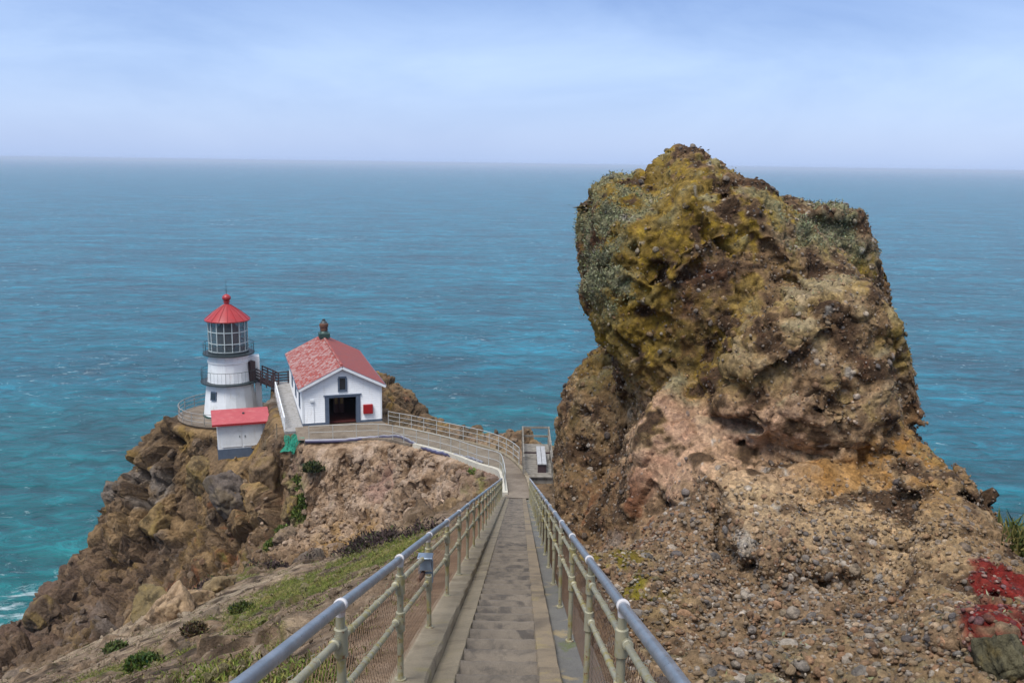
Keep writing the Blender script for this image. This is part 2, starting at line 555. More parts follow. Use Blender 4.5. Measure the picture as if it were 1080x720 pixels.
def vcol_mat(name, fine=30.0, fstr=0.5, rough=0.9, b1=(6.0, 0.6, 0.06), b2=(45.0, 0.5, 0.02), speck=None, spec=0.2, trans=0.0):
    m, t, b = new_mat(name)
    a = N(t, 'ShaderNodeAttribute', attribute_name='Col')
    v = coords(t)
    g = ramp(t, [(0.25, 1 - fstr), (0.5, 1.0), (0.75, 1 + fstr)])
    t.links.new(noise(t, v, fine, 8, 0.75), g.inputs[0])
    c = mixc(t, 1.0, a.outputs['Color'], g.outputs[0], 'MULTIPLY')
    if speck:
        vo = N(t, 'ShaderNodeTexVoronoi', i_Scale=speck)
        t.links.new(v, vo.inputs['Vector'])
        hs = N(t, 'ShaderNodeSeparateColor')
        t.links.new(vo.outputs['Color'], hs.inputs[0])
        sr = ramp(t, [(0.0, (0.62, 0.60, 0.62)), (0.35, (0.9, 0.86, 0.8)), (0.7, (1.08, 1.03, 0.97)), (1.0, (1.5, 1.42, 1.36))])
        t.links.new(hs.outputs[0], sr.inputs[0])
        c = mixc(t, 0.75, c, sr.outputs[0], 'MULTIPLY')
    t.links.new(c, b.inputs['Base Color'])
    b.inputs['Roughness'].default_value = rough
    b.inputs['Specular IOR Level'].default_value = spec
    n1 = bump(t, None, noise(t, v, b1[0], 8, 0.65), b1[1], b1[2])
    if speck:
        n1 = bump(t, None, vo.outputs['Distance'], -0.7, 0.6 / speck, n1)
    bump(t, b, noise(t, v, b2[0], 6, 0.7), b2[1], b2[2], n1)
    return m
MT['outcrop'] = vcol_mat('conglomerate_rock', 16, 0.62, b1=(7, 0.9, 0.09), b2=(40, 0.8, 0.03), speck=14)
MT['terrain'] = vcol_mat('headland_ground', 3.2, 0.62, b1=(1.4, 1.0, 0.5), b2=(6, 1.0, 0.16))
MT['boulder'] = vcol_mat('boulder_rock', 3.0, 0.55, b1=(2.0, 0.9, 0.3), b2=(9, 0.8, 0.08))
def leaf_mat(name):
    m, t, b = new_mat(name)
    a = N(t, 'ShaderNodeAttribute', attribute_name='Col')
    t.links.new(a.outputs['Color'], b.inputs['Base Color'])
    b.inputs['Roughness'].default_value = 0.8
    b.inputs['Specular IOR Level'].default_value = 0.15
    return m
MT['leaf'] = leaf_mat('plant_leaves')
# ------------------------------------------------------------------ the walkway: stairs, then a path to the terrace
AX = 0.010                                # the stairs drift a little to the right as they descend
def zst(d): return -(1.7 + 0.325 * d)
D0, D1 = -2.0, 44.0
def catmull(P, n):
    P = np.asarray(P, float)
    seg = np.linalg.norm(np.diff(P, axis=0), axis=1)
    t = np.concatenate([[0], np.cumsum(np.maximum(seg, 1e-6))])
    q = np.linspace(0, t[-1], n)
    m = np.gradient(P, t, axis=0)
    i = np.clip(np.searchsorted(t, q, 'right') - 1, 0, len(P) - 2)
    h = (t[i + 1] - t[i])[:, None]
    u = ((q - t[i]) / h[:, 0])[:, None]
    return ((2*u**3 - 3*u**2 + 1) * P[i] + (u**3 - 2*u**2 + u) * h * m[i] + (-2*u**3 + 3*u**2) * P[i+1] + (u**3 - u**2) * h * m[i+1])
zs1 = zst(D1)
EDGE_L = [(AX*D1 - 0.64, D1, zs1), V(530, 504, -16.5), V(527, 497.5, -16.75), V(507, 491, -17.2), V(473, 478.5, -18.3), V(427, 467, -19.2), V(398, 462, -19.7), V(360, 463, -19.92), V(321, 464.5, -20.0)]
EDGE_R = [(AX*D1 + 0.68, D1, zs1), V(555, 502, -16.5), V(548, 492, -16.8), V(536, 482, -17.3), V(515, 472.5, -18.0), V(473, 462, -18.75), V(430, 452, -19.5), V(406, 446.5, -19.98), V(404, 445.5, -20.0)]
EL = catmull(EDGE_L, 90)
ER = catmull(EDGE_R, 90)
# the rest of the terrace runs along the house front
H_L = np.array([-15.96, 70.30]); H_R = np.array([-10.13, 72.11])
H_ROT = math.atan2(H_R[1] - H_L[1], H_R[0] - H_L[0])
H_Z = -20.0
H_LEN = 13.8
H_W = float(np.linalg.norm(H_R - H_L))
hx = np.array([math.cos(H_ROT), math.sin(H_ROT)]); hy = np.array([-hx[1], hx[0]])
LH = np.array([-24.95, 81.9, -22.25])     # lighthouse foot
SH = np.array([-22.2, 75.3, -23.75])      # shed, middle of its foot
SH_ROT = R(19)

# ------------------------------------------------------------------ terrain
ctrl = []
def px(*rows):
    for a, b, d in rows: ctrl.append(U(a, b, d))
def pw(*rows):
    for r_ in rows: ctrl.append(np.array(r_, float))
for d in np.arange(-8, 45, 4.0):
    pw((AX*d - 1.25, d, zst(d) - 0.35), (AX*d + 1.1, d, zst(d) - 0.35))
for i in range(6, 90, 6):
    pw(EL[i] + (0, 0, -0.3), ER[i] + (0, 0, -0.25))
for a, b in ((0, 0), (0, 6), (0, 13.8), (6.2, 0), (6.2, 7), (6.2, 13.8)):
    q = H_L + hx * a + hy * b
    pw((q[0], q[1], H_Z - 0.3))
for a in range(0, 360, 60):
    pw((LH[0] + 4.2 * math.cos(R(a)), LH[1] + 4.2 * math.sin(R(a)), LH[2] - 0.25))
pw((SH[0] - 1.6, SH[1] - 1.6, SH[2] - 0.1), (SH[0] + 1.8, SH[1] - 0.6, SH[2] + 0.25), (SH[0] - 1.4, SH[1] + 1.2, SH[2] + 0.2), (SH[0] + 1.2, SH[1] + 1.6, SH[2] + 0.6))
# the slope left of the stairs
px((330, 715, 9.2), (250, 715, 14), (150, 712, 22), (60, 714, 30), (0, 718, 36), (350, 640, 19), (250, 652, 28), (180, 660, 35), (120, 680, 39), (60, 697, 42),
   (420, 582, 29), (330, 604, 38), (250, 616, 41), (430, 572, 36), (330, 590, 43.5), (245, 608, 45), (170, 640, 42), (480, 545, 40), (300, 690, 15), (200, 690, 24), (400, 600, 27))
# gully and bank under the path
pw((-4.5, 46.5, -18.6), (-2.6, 49, -17.6), (-8.5, 50, -21.8), (-14, 52, -24.5), (-20, 54, -28), (-28, 56, -34), (-36, 56, -42), (-34, 48, -34), (-27, 44, -27.5))
px((380, 563, 57.5), (300, 578, 60.5), (230, 602, 62.5), (160, 622, 63.5), (100, 652, 67), (400, 470, 65.8), (455, 492, 57.5), (440, 480, 61.5), (400, 512, 61.8), (350, 502, 65), (330, 475, 66.6), (300, 480, 69),
   (270, 492, 71.3), (310, 532, 66), (250, 520, 70), (260, 560, 67), (200, 520, 74.5), (200, 572, 69), (160, 560, 73), (160, 482, 78), (120, 540, 77), (80, 602, 79), (40, 652, 79),
   (0, 668, 79), (60, 640, 84), (440, 530, 55.5), (480, 515, 51.5), (505, 505, 48.5), (176, 436, 79.5), (285, 415, 80.5), (278, 443, 77.5), (215, 470, 75.5),
   (0, 700, 62), (40, 700, 54))
# behind the path and the house
px((480, 458, 67.5), (430, 442, 73), (500, 460, 66), (560, 462, 60), (415, 411, 84), (430, 430, 82), (395, 395, 88))
pw((3.5, 54, -17.0), (3.0, 50, -17.2), (2.2, 46, -16.9))
# seaward falls
pw((-33, 90, -34), (-26, 93, -32), (-18, 94, -28), (-9, 90, -25), (-4, 82, -26), (0, 74, -24), (5, 66, -24), (9, 58, -25), (12, 48, -25),
   (-45, 96, -62), (-58, 86, -78), (-30, 106, -62), (-15, 108, -60), (0, 98, -56), (12, 86, -56), (22, 70, -56), (30, 55, -56), (34, 35, -50),
   (-60, 70, -72), (-55, 55, -60), (-46, 40, -44), (-38, 25, -30), (-30, 10, -18), (-22, 0, -8), (-70, 100, -90), (-75, 60, -85), (-70, 30, -72), (-66, 10, -55), (-60, -10, -40),
   (-40, 120, -88), (0, 118, -88), (30, 105, -88), (45, 70, -88), (50, 40, -80), (-12, -10, 0), (10, -10, -1))
# the right flank under and behind the outcrop
pw((3, 8, -5.0), (5, 8, -5.6), (7.5, 7, -6.2), (2.5, 14, -7.2), (5, 13, -7.5), (8, 11.5, -6.6), (8.6, 13.5, -7.5), (12, 10, -8), (12, 16, -14), (4, 22, -11), (9, 20, -15), (3, 32, -14.5), (4.5, 40, -17.5),
   (8, 34, -19), (18, 20, -24), (20, 8, -18), (14, 28, -24), (30, 12, -34), (40, 0, -44), (20, -8, -8), (45, 20, -62))
ctrl = np.array(ctrl)
def rbf_fit(P, vals, c):
    d = np.sqrt(((P[:, None] - P[None]) ** 2).sum(-1) + c * c)
    A = np.concatenate([d, np.ones((len(P), 1)), P], 1)
    B = np.concatenate([np.ones((1, len(P))), P.T], 0)
    M = np.block([[d + 0.0 * np.eye(len(P)), np.ones((len(P), 1)), P], [B, np.zeros((3, 3))]])
    s = np.linalg.lstsq(M, np.concatenate([vals, np.zeros(3)]), rcond=None)[0]
    return s
def rbf_eval(P, s, Q, c):
    r = np.empty(len(Q))
    for a in range(0, len(Q), 40000):
        q = Q[a:a + 40000]
        d = np.sqrt(((q[:, None] - P[None]) ** 2).sum(-1) + c * c)
        r[a:a + 40000] = d @ s[:len(P)] + s[len(P)] + q @ s[len(P) + 1:]
    return r
RC = 0.6
sol = rbf_fit(ctrl[:, :2], ctrl[:, 2], RC)
GS = 0.14
gx = np.arange(-64, 24, GS); gy = np.arange(-6, 108, GS)
# coarse evaluation then bilinear refinement keeps this quick
cx_ = np.arange(-74.0, 47.2, 0.5); cy_ = np.arange(-9.0, 117.2, 0.5)
XX, YY = np.meshgrid(cx_, cy_)
ZC = rbf_eval(ctrl[:, :2], sol, np.stack([XX.ravel(), YY.ravel()], 1), RC).reshape(XX.shape)
def zbase(x, y):
    u = np.clip((np.asarray(x) + 74.0) / 0.5, 0, len(cx_) - 1.001); v = np.clip((np.asarray(y) + 9.0) / 0.5, 0, len(cy_) - 1.001)
    i = u.astype(int); j = v.astype(int); fu = u - i; fv = v - j
    return (ZC[j, i] * (1-fu) * (1-fv) + ZC[j, i+1] * fu * (1-fv) + ZC[j+1, i] * (1-fu) * fv + ZC[j+1, i+1] * fu * fv)
GX, GY = np.meshgrid(gx, gy)
nx_, ny_ = len(gx), len(gy)
TX, TY = GX.ravel(), GY.ravel()
TZ = zbase(TX, TY)
# distance to things that need flat ground
def seg_dist(X, Y, A, B):
    ax, ay = A; bx, by = B
    dx, dy = bx - ax, by - ay
    t = np.clip(((X - ax) * dx + (Y - ay) * dy) / (dx*dx + dy*dy), 0, 1)
    return np.hypot(X - ax - t * dx, Y - ay - t * dy)
walk = np.full(len(TX), 99.0)
wz = np.zeros(len(TX))
dd = np.abs(TX - (AX * TY - 0.1)) - 0.80
m = (TY < D1) & (TY > -9)
walk[m] = np.maximum(dd[m], 0)
wz[m] = zst(TY[m]) - 0.3
for i in range(0, 89, 2):
    A, B = (EL[i] + ER[i]) / 2, (EL[i + 1] + ER[i + 1]) / 2
    wdt = np.hypot(*(EL[i] - ER[i])[:2]) / 2
    d = np.maximum(np.hypot(TX - A[0], TY - A[1]) - wdt, 0)
    k = d < walk
    walk[k] = d[k]; wz[k] = A[2] - 0.25
def rect_dist(X, Y, O, ux, uy, a0, a1, b0, b1):
    p = (X - O[0]) * ux[0] + (Y - O[1]) * ux[1]; q = (X - O[0]) * uy[0] + (Y - O[1]) * uy[1]
    return np.hypot(np.maximum(np.maximum(a0 - p, p - a1), 0), np.maximum(np.maximum(b0 - q, q - b1), 0))
flat_d, flat_z = walk.copy(), wz.copy()
for d, z in ((rect_dist(TX, TY, H_L, hx, hy, -0.1, H_W + .1, -3.4, H_LEN + .1), H_Z - 0.22), (rect_dist(TX, TY, H_L, hx, hy, -1.7, -0.1, -1.0, H_LEN), H_Z - 0.2),
             (np.maximum(np.maximum(np.abs(TX - 1.55) - 0.9, np.abs(TY - 52) - 3.1), 0), -17.0),
             (np.maximum(np.hypot(TX - LH[0], TY - LH[1]) - 4.6, 0), LH[2] - 0.22)):
    k = d < flat_d
    flat_d[k] = d[k]; flat_z[k] = z
wf = 1 - sstep(0.0, 2.2, flat_d)
TZ = TZ * (1 - wf) + flat_z * wf
quiet = sstep(0.1, 1.6, flat_d) * (0.12 + 0.88 * sstep(1.8, 4.4, np.hypot(TX - SH[0] - 0.3, TY - SH[1] + 1.2)))
# normals of the smooth ground
def grid_normals(Z):
    gz = Z.reshape(ny_, nx_)
    dzy, dzx = np.gradient(gz, GS)
    n = np.stack([-dzx, -dzy, np.ones_like(gz)], -1).reshape(-1, 3)
    return n / np.linalg.norm(n, axis=1)[:, None]
nrm = grid_normals(TZ)
slope = 1 - nrm[:, 2]
P0 = np.stack([TX, TY, TZ], 1).astype(np.float32)
def blob(P, c, r):                       # soft round region about a point, 1 in the middle
    c = np.asarray(c)
    return np.exp(-(((P - c) / np.asarray(r)) ** 2).sum(1))
def region(P, pts, r):
    v = 0
    for p in pts: v = np.maximum(v, blob(P, p, r))
    return v
near = (TY < 47) & (TX < 0)
bank = np.clip(region(P0, [U(440, 490, 60), U(400, 500, 62.5), U(450, 520, 56.5), U(380, 540, 59), U(360, 480, 66), U(480, 500, 54), U(340, 530, 62.5)], 4.5) * 1.3, 0, 1)
foreg = (1 - sstep(38, 47, TY + 0.3 * TX)) * (TX < 1.5)
cliff = np.clip(1 - np.maximum(bank, foreg), 0, 1)
cl_in = sstep(40, 60, TY - 0.25 * TX)
Pc = P0 * np.array([1, 1, 0.55], np.float32)          # blocks are tall in the cliff
Pc[:, 0] += 0.35 * P0[:, 2]
Pd = Pc + 0.5 * np.stack([fbm(P0 + 11, 2.5, 3), fbm(P0 + 23, 2.5, 3), fbm(P0 + 37, 2.5, 3)], 1)
disp = cliff * (1.7 * crag(Pd, 4.6, 0.8, 0.5, 0.06) + 1.0 * crag(Pd + 31, 2.1, 0.9, 0.5, 0.07) + 0.40 * crag(Pd + 77, 0.85, 0.8, 0.45, 0.10) + 0.16 * crag(P0 + 5, 0.4, 0.8, 0.4, 0.14))
disp *= 1 - 0.6 * sstep(-12, -7, TX) * sstep(48, 54, TY)
disp += cliff * 0.9 * fbm(P0, 11, 4) * (1 - 0.6 * sstep(-12, -7, TX))
disp += bank * (0.65 * crag(Pd + 9, 2.3, 0.9, 0.4, 0.10) + 0.55 * (ridged(P0 * np.array([1, 1, .6], np.float32), 3.2, 4) - 0.5) + 0.34 * crag(Pd + 3, 0.9, 0.9, 0.4, 0.12) + 0.15 * crag(P0 + 3, 0.4, 0.8, 0.3, 0.15))
disp += foreg * (0.34 * fbm(P0, 3.0, 5) + 0.42 * crag(P0, 1.1, 0.9, 0.3, 0.07) * sstep(0.0, 0.35, fbm(P0 + 55, 5.0, 3)) + 0.09 * fbm(P0, 0.7, 3))
disp += (1 - foreg) * 0.08 * fbm(P0, 0.6, 3)
disp *= quiet
TP = P0 + nrm * disp[:, None]
TP[:, 2] = np.minimum(TP[:, 2], np.where(flat_d < 0.05, flat_z, 1e3))
# colours of the ground: earth, stone and stains, plus shade painted in the joints
n1 = fbm(P0, 6, 5); n2 = fbm(P0 + 40, 2.2, 5); n3 = fbm(P0 + 90, 0.8, 4); n4 = fbm(P0 + 140, 14, 3)
def mixv(a, b, f): return a + (np.asarray(b) - a) * np.clip(f, 0, 1)[:, None]
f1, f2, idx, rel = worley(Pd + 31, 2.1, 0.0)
tone = RND[idx, 4]
colr = np.tile(np.array([[0.19, 0.124, 0.070]]), (len(P0), 1))
colr = mixv(colr, (0.30, 0.195, 0.095), sstep(0.35, 0.9, tone))
colr = mixv(colr, (0.22, 0.185, 0.155), sstep(0.15, 0.35, n1))
colr = mixv(colr, (0.33, 0.205, 0.055), sstep(0.12, 0.35, n2) * 0.75)
colr = mixv(colr, (0.075, 0.048, 0.030), sstep(0.05, 0.38, -n2) * 0.8)
colr = mixv(colr, (0.30, 0.11, 0.045), sstep(0.30, 0.45, n3 * 0.6 + n4 * 0.5) * 0.7)
lowleft = sstep(-26, -40, P0[:, 2]) * (TX < 0)
colr = mixv(colr, (0.135, 0.086, 0.066), lowleft * 0.75)
colr = mixv(colr, (0.040, 0.028, 0.020), np.exp(-(f2 - f1) / 0.07) * 0.7)      # shade in the joints, painted as a dark colour
bcol = np.tile(np.array([[0.39, 0.265, 0.17]]), (len(P0), 1))
bcol = mixv(bcol, (0.48, 0.35, 0.255), sstep(0.0, 0.3, n2 + 0.5 * n3))
bcol = mixv(bcol, (0.135, 0.078, 0.042), sstep(0.0, 0.28, -n2 * 0.7 - n3 * 0.6))
bcol = mixv(bcol, (0.34, 0.20, 0.165), sstep(0.15, 0.4, n1) * 0.6)
colr = mixv(colr, bcol, bank * 1.25)
fcol = np.tile(np.array([[0.29, 0.20, 0.128]]), (len(P0), 1))
fcol = mixv(fcol, (0.46, 0.34, 0.225), sstep(0.0, 0.35, n2))
fcol = mixv(fcol, (0.075, 0.050, 0.032), sstep(0.02, 0.3, -n3 * 0.7 - n2 * 0.4))
n5 = fbm(P0 + 200, 0.33, 4)
fcol = mixv(fcol, (0.085, 0.060, 0.035), sstep(0.05, 0.30, n5 + 0.3 * n3) * 0.8)
fcol = mixv(fcol, (0.37, 0.28, 0.20), sstep(0.12, 0.32, -n5 + 0.2 * n2) * 0.6)
colr = mixv(colr, fcol, foreg)
ochre = region(P0, [U(370, 568, 57), U(345, 572, 58)], (2.2, 2.2, 1.6))
colr = mixv(colr, (0.36, 0.20, 0.04), ochre * sstep(-0.1, 0.2, n3 + 0.1) * 0.9)
palec = region(P0, [U(170, 650, 36), U(205, 635, 38), U(240, 628, 39), U(95, 690, 40)], (2.6, 2.6, 1.2))
colr = mixv(colr, (0.44, 0.35, 0.245), palec * 0.85 * sstep(-0.3, 0.1, n3))
# green growth
def green_mask():
    g = 0.8 * region(P0, [U(310, 490, 69), U(325, 510, 66.5), U(318, 530, 65), U(295, 575, 63), U(300, 465, 71)], (2.2, 2.2, 2.0))
    g = np.maximum(g, region(P0, [U(340, 605, 37), U(310, 625, 31), U(370, 600, 33), U(395, 595, 30), U(290, 640, 29), U(340, 625, 27), U(400, 585, 31)], (3.0, 3.6, 2.0)))
    g = np.maximum(g, 0.95 * region(P0, [U(255, 600, 43), U(220, 690, 23), U(170, 705, 21), U(125, 712, 25)], (1.6, 1.6, 1.5)))
    g = np.maximum(g, 0.9 * region(P0, [U(515, 495, 50), U(500, 505, 51), U(520, 502, 48.5)], (1.3, 2.0, 1.2)) * 0.62)
    g = g * (0.55 + 0.45 * sstep(-0.2, 0.2, n2 + 0.5 * n3))
    g = np.maximum(g, 0.28 * foreg * sstep(-16, -4, TX) * sstep(44, 30, TY))
    return np.clip(g, 0, 1)
gm = green_mask()
gfac = sstep(0.46, 0.72, gm + 0.8 * n3 + 0.75 * n2) * sstep(0.25, 1.0, flat_d)
gcol = mixv(np.tile(np.array([[0.105, 0.140, 0.022]]), (len(P0), 1)), (0.24, 0.21, 0.06), sstep(-0.05, 0.3, n2))
gcol = mixv(gcol, (0.065, 0.085, 0.022), sstep(0.1, 0.35, -n3))
colr = mixv(colr, gcol, gfac * 0.85)
heath = region(P0, [U(x_, y_, d_) for x_, y_, d_ in ((225, 606, 46), (260, 600, 46), (300, 592, 46), (340, 586, 45.5), (380, 580, 43), (410, 574, 40), (435, 568, 37.5))], (2.0, 1.6, 0.9))
colr = mixv(colr, (0.055, 0.035, 0.032), heath * sstep(-0.35, 0.1, n3) * 0.9)
q = (np.arange(ny_ - 1)[:, None] * nx_ + np.arange(nx_ - 1)[None]).ravel()
quads = np.stack([q, q + 1, q + nx_ + 1, q + nx_], 1)
keep = TP[quads, 2].max(1) > -80
# drop far-off-frame ground and what lies below the sea
quads = quads[keep]
used = np.zeros(len(TP), bool); used[quads.ravel()] = True
rem = np.cumsum(used) - 1
def ground(x, y):
    i = int(round((x - gx[0]) / GS)); j = int(round((y - gy[0]) / GS))
    i = min(max(i, 0), nx_ - 1); j = min(max(j, 0), ny_ - 1)
    return float(TP[j * nx_ + i, 2])
def hit(px_, py_, d0=5.0, d1=105.0):        # where the sight line meets the ground
    for d in np.arange(d0, d1, 0.1):
        p = U(px_, py_, d)
        if ground(p[0], p[1]) >= p[2]: return p
    return U(px_, py_, d1)
# loose stones bedded in the ground
bmx = __import__('bmesh').new()
__import__('bmesh').ops.create_icosphere(bmx, subdivisions=2, radius=1.0)
ico_v = np.array([v.co[:] for v in bmx.verts], np.float32)
ico_f = np.array([[v.index for v in fc.verts] for fc in bmx.faces], np.int32)
bmx.free()
def stones(n, wts, rmed, rsig, rmin, rmax, c0):
    ii = RNG.choice(len(TP), n, p=wts / wts.sum())
    r = np.clip(rmed * np.exp(RNG.normal(0, rsig, n)), rmin, rmax)
    q_ = RNG.normal(size=(n, 3, 3)); q_, _ = np.linalg.qr(q_)
    sh_ = ico_v[None] * RNG.uniform(.55, 1.2, (n, 1, 3))
    pn = RNG.normal(size=(n, 11, 3)); pn /= np.linalg.norm(pn, axis=2)[..., None]
    cut = np.clip((RNG.uniform(.5, 1.0, (n, 11, 1)) / np.maximum(np.einsum('nkj,vj->nkv', pn, ico_v), 0.05)).min(1), 0.4, 1.25)
    v = np.einsum('nij,nkj->nki', q_, sh_ * cut[..., None]) * r[:, None, None] + (TP[ii] + RNG.normal(0, .05, (n, 3)) + nrm[ii] * (r * RNG.uniform(-.2, .4, n))[:, None])[:, None]
    c_ = colr[ii] * 0.55 + np.asarray(c0)[None] * RNG.uniform(0.5, 1.4, (n, 1)) * 0.45
    return v.reshape(-1, 3), (ico_f[None] + (np.arange(n) * len(ico_v))[:, None, None]).reshape(-1, 3), np.repeat(c_, len(ico_v), 0)
clear = sstep(0.4, 0.9, flat_d) * (TP[:, 2] > -60) * (TP[:, 1] > 4) * (TP[:, 1] < 92)
st = [stones(4500, clear * foreg * (TX > -26) / np.maximum(TY, 6) * sstep(-.1, .2, n2 + .1), 0.055, 0.6, 0.02, 0.30, (0.30, 0.24, 0.18)),
      stones(2600, clear * bank, 0.10, 0.55, 0.04, 0.45, (0.36, 0.27, 0.20)),
      stones(1500, clear * np.clip(cliff - foreg, 0, 1) * (TX > -46) * (TX < 3), 0.16, 0.6, 0.06, 0.8, (0.19, 0.14, 0.10))]
ids = rem[quads]
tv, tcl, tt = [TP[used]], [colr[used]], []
k_ = int(used.sum())
for v_, t_, c_ in st:
    tv.append(v_); tcl.append(c_); tt.append(t_ + k_); k_ += len(v_)
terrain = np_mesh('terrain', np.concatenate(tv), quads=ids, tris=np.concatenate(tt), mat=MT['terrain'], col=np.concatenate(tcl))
terrain['kind'] = 'structure'
fl_ = np.ones(len(terrain.data.polygons), bool); fl_[:] = False
terrain.data.polygons.foreach_set('use_smooth', fl_)

# ------------------------------------------------------------------ stairs and path
stairs = empty('stairs', (0, 0, 0)); stairs['kind'] = 'structure'
RUN = 0.49
nst = int((D1 - D0) / RUN)
step_v = []
bm_ = MB()
# one step, modelled at its own origin: a worn block with a rounded nosing
def step_mesh(w_):
    s = MB()
    prof = [(0.0, 0.0), (0.0, -0.30), (RUN + 0.02, -0.30), (RUN + 0.02, -0.012), (RUN - 0.0, -0.010), (RUN - 0.035, -0.003), (RUN * 0.5, 0.0)]
    prof = [(-0.02, -0.30), (RUN + 0.0, -0.30), (RUN, -0.03), (RUN - 0.012, -0.012), (RUN - 0.035, -0.003), (RUN - 0.09, 0.0), (RUN * .45, -0.006), (-0.02, 0.0)]
    n = len(prof)
    xs = np.linspace(-w_ / 2, w_ / 2, 9)
    rr = np.random.default_rng(11)
    vs, fs = [], []
    for x in xs:
        for k, (y, z) in enumerate(prof):
            j = rr.normal(0, 0.006) if k in (2, 3, 4) else 0
            vs.append((x, y + j, z + (rr.normal(0, 0.002) if k in (3, 4, 5, 6) else 0)))
    for a in range(len(xs) - 1):
        for k in range(n):
            k2 = (k + 1) % n
            fs.append((a * n + k, (a + 1) * n + k, (a + 1) * n + k2, a * n + k2))
    fs += [tuple(range(n))[::-1], tuple(range((len(xs) - 1) * n, len(xs) * n))]
    s.add(vs, fs)
    return s
proto = None
for i in range(nst):
    d = D0 + i * RUN
    wd = 0.64 + 0.004 * max(d, 0)
    xc = AX * d - 0.14 + 0.002 * max(d, 0)
    if proto is None:
        proto = step_mesh(1.0).build('step', MT['step'], stairs, auto=50)
        o = proto
    else:
        o = proto.copy()
        COL.objects.link(o)
        o.parent = stairs
    o.location = (xc, d, zst(d + RUN))
    o.scale = (wd, 1, 1)
def ribbon(name, prof, ys, mat, parent, jit=0.0):    # a profile (x, dz) swept down the stairs
    vs, fs = [], []
    n = len(prof)
    rr = np.random.default_rng(len(name))
    for d in ys:
        for (x, dz) in prof:
            vs.append((AX * d + x + rr.normal(0, jit), d, zst(d) + dz + rr.normal(0, jit * .6)))
    for a in range(len(ys) - 1):
        for k in range(n):
            k2 = (k + 1) % n
            fs.append((a * n + k, a * n + k2, (a + 1) * n + k2, (a + 1) * n + k))
    fs += [tuple(range(n))[::-1], tuple(range((len(ys) - 1) * n, len(ys) * n))]
    s = MB().add(vs, fs)
    return s.build(name, mat, parent, auto=40)
ysl = np.arange(D0, D1 + 0.01, 0.25)
ribbon('kerb', [(-0.93, -0.6), (-0.93, 0.055), (-0.91, 0.075), (-0.665, 0.07), (-0.647, 0.052), (-0.645, -0.6)], ysl, MT['kerb'], stairs, 0.004)
ribbon('channel_strip', [(-0.644, -0.5), (-0.644, -0.035), (-0.48, -0.015), (-0.47, -0.02), (-0.468, -0.03), (-0.44, -0.5)], ysl, MT['kerb'], stairs, 0.002)
ribbon('side_strip', [(0.175, -0.5), (0.175, -0.03), (0.185, -0.012), (0.345, -0.012), (0.355, -0.03), (0.355, -0.5)], ysl, MT['strip'], stairs, 0.003)
ribbon('gutter', [(0.356, -0.55), (0.356, -0.075), (0.45, -0.085), (0.60, -0.06), (0.70, -0.05), (0.70, -0.55)], ysl, MT['gutter'], stairs, 0.005)
# path sheet
rows = 9
vs, fs = [], []
for i in range(90):
    for k in range(rows):
        t_ = k / (rows - 1)
        p = EL[i] * (1 - t_) + ER[i] * t_
        vs.append(tuple(p))
for i in range(89):
    for k in range(rows - 1):
        fs.append((i * rows + k, i * rows + k + 1, (i + 1) * rows + k + 1, (i + 1) * rows + k))
p_ = len(vs)
# terrace in front of the house
a = H_L + hx * -0.6 - hy * 0.02; b2 = H_R + hx * 0.0 - hy * 0.02
path = MB().add(vs, fs)
path.add([(EL[89][0] - 0.5, EL[89][1] + .1, H_Z - 0.004), (EL[72][0], EL[72][1], H_Z - 0.002), (ER[86][0], ER[86][1], H_Z - .002), (b2[0], b2[1], H_Z - 0.004), (a[0], a[1], H_Z - 0.004)], [(0, 1, 2, 3, 4)])
pth = path.build('path', MT['path'], smooth=True); pth['kind'] = 'structure'
def edge_wall(name, pts, h, w_, below, mat):
    s = MB()
    vs, fs = [], []
    n = len(pts)
    for i, p in enumerate(pts):
        t_ = pts[min(i + 1, n - 1)] - pts[max(i - 1, 0)]
        t_ = np.array([-t_[1], t_[0], 0]) / (np.hypot(t_[0], t_[1]) + 1e-9)
        for (o_, z) in ((-w_/2, -below), (-w_/2, h), (w_/2, h), (w_/2, -below)):
            q_ = p + t_ * o_
            vs.append((q_[0], q_[1], q_[2] + z))
    for i in range(n - 1):
        for k in range(4):
            k2 = (k + 1) % 4
            fs.append((i*4+k, i*4+k2, (i+1)*4+k2, (i+1)*4+k))
    fs += [(0, 3, 2, 1), tuple(range((n-1)*4, n*4))]
    o = s.add(vs, fs).build(name, mat, auto=40)
    o['kind'] = 'structure'
    return o
edge_wall('kerb', [p for p in EL[2:60]], 0.12, 0.26, 0.9, MT['pale_kerb'])
edge_wall('kerb', [p for p in EL[60:90]], 0.04, 0.2, 0.9, MT['path'])
edge_wall('kerb', [p for p in ER[2:84]], 0.10, 0.2, 0.8, MT['kerb'])
# lighthouse terrace and the ramp along the house
tr = MB().lathe([(4.3, -0.3), (4.5, -0.12), (4.55, 0.0)], 40, (LH[0], LH[1], LH[2] + 0.0)).build('terrace', MT['path']); tr['kind'] = 'structure'
rp = MB()
def HP(a, b, z): q_ = H_L + hx * a + hy * b; return (q_[0], q_[1], H_Z + z)
rp.add([HP(-1.45, -1.2, -0.02), HP(-0.003, -1.2, -0.02), HP(-0.003, 14.5, 0.25), HP(-1.45, 14.5, 0.25), HP(-1.45, -1.2, -0.5), HP(-0.003, -1.2, -0.5), HP(-0.003, 14.5, -0.4), HP(-1.45, 14.5, -0.4)],
       [(0, 1, 2, 3), (7, 6, 5, 4), (0, 4, 5, 1), (1, 5, 6, 2), (2, 6, 7, 3), (3, 7, 4, 0)])
o = rp.build('ramp', MT['grey_wood']); o['kind'] = 'structure'

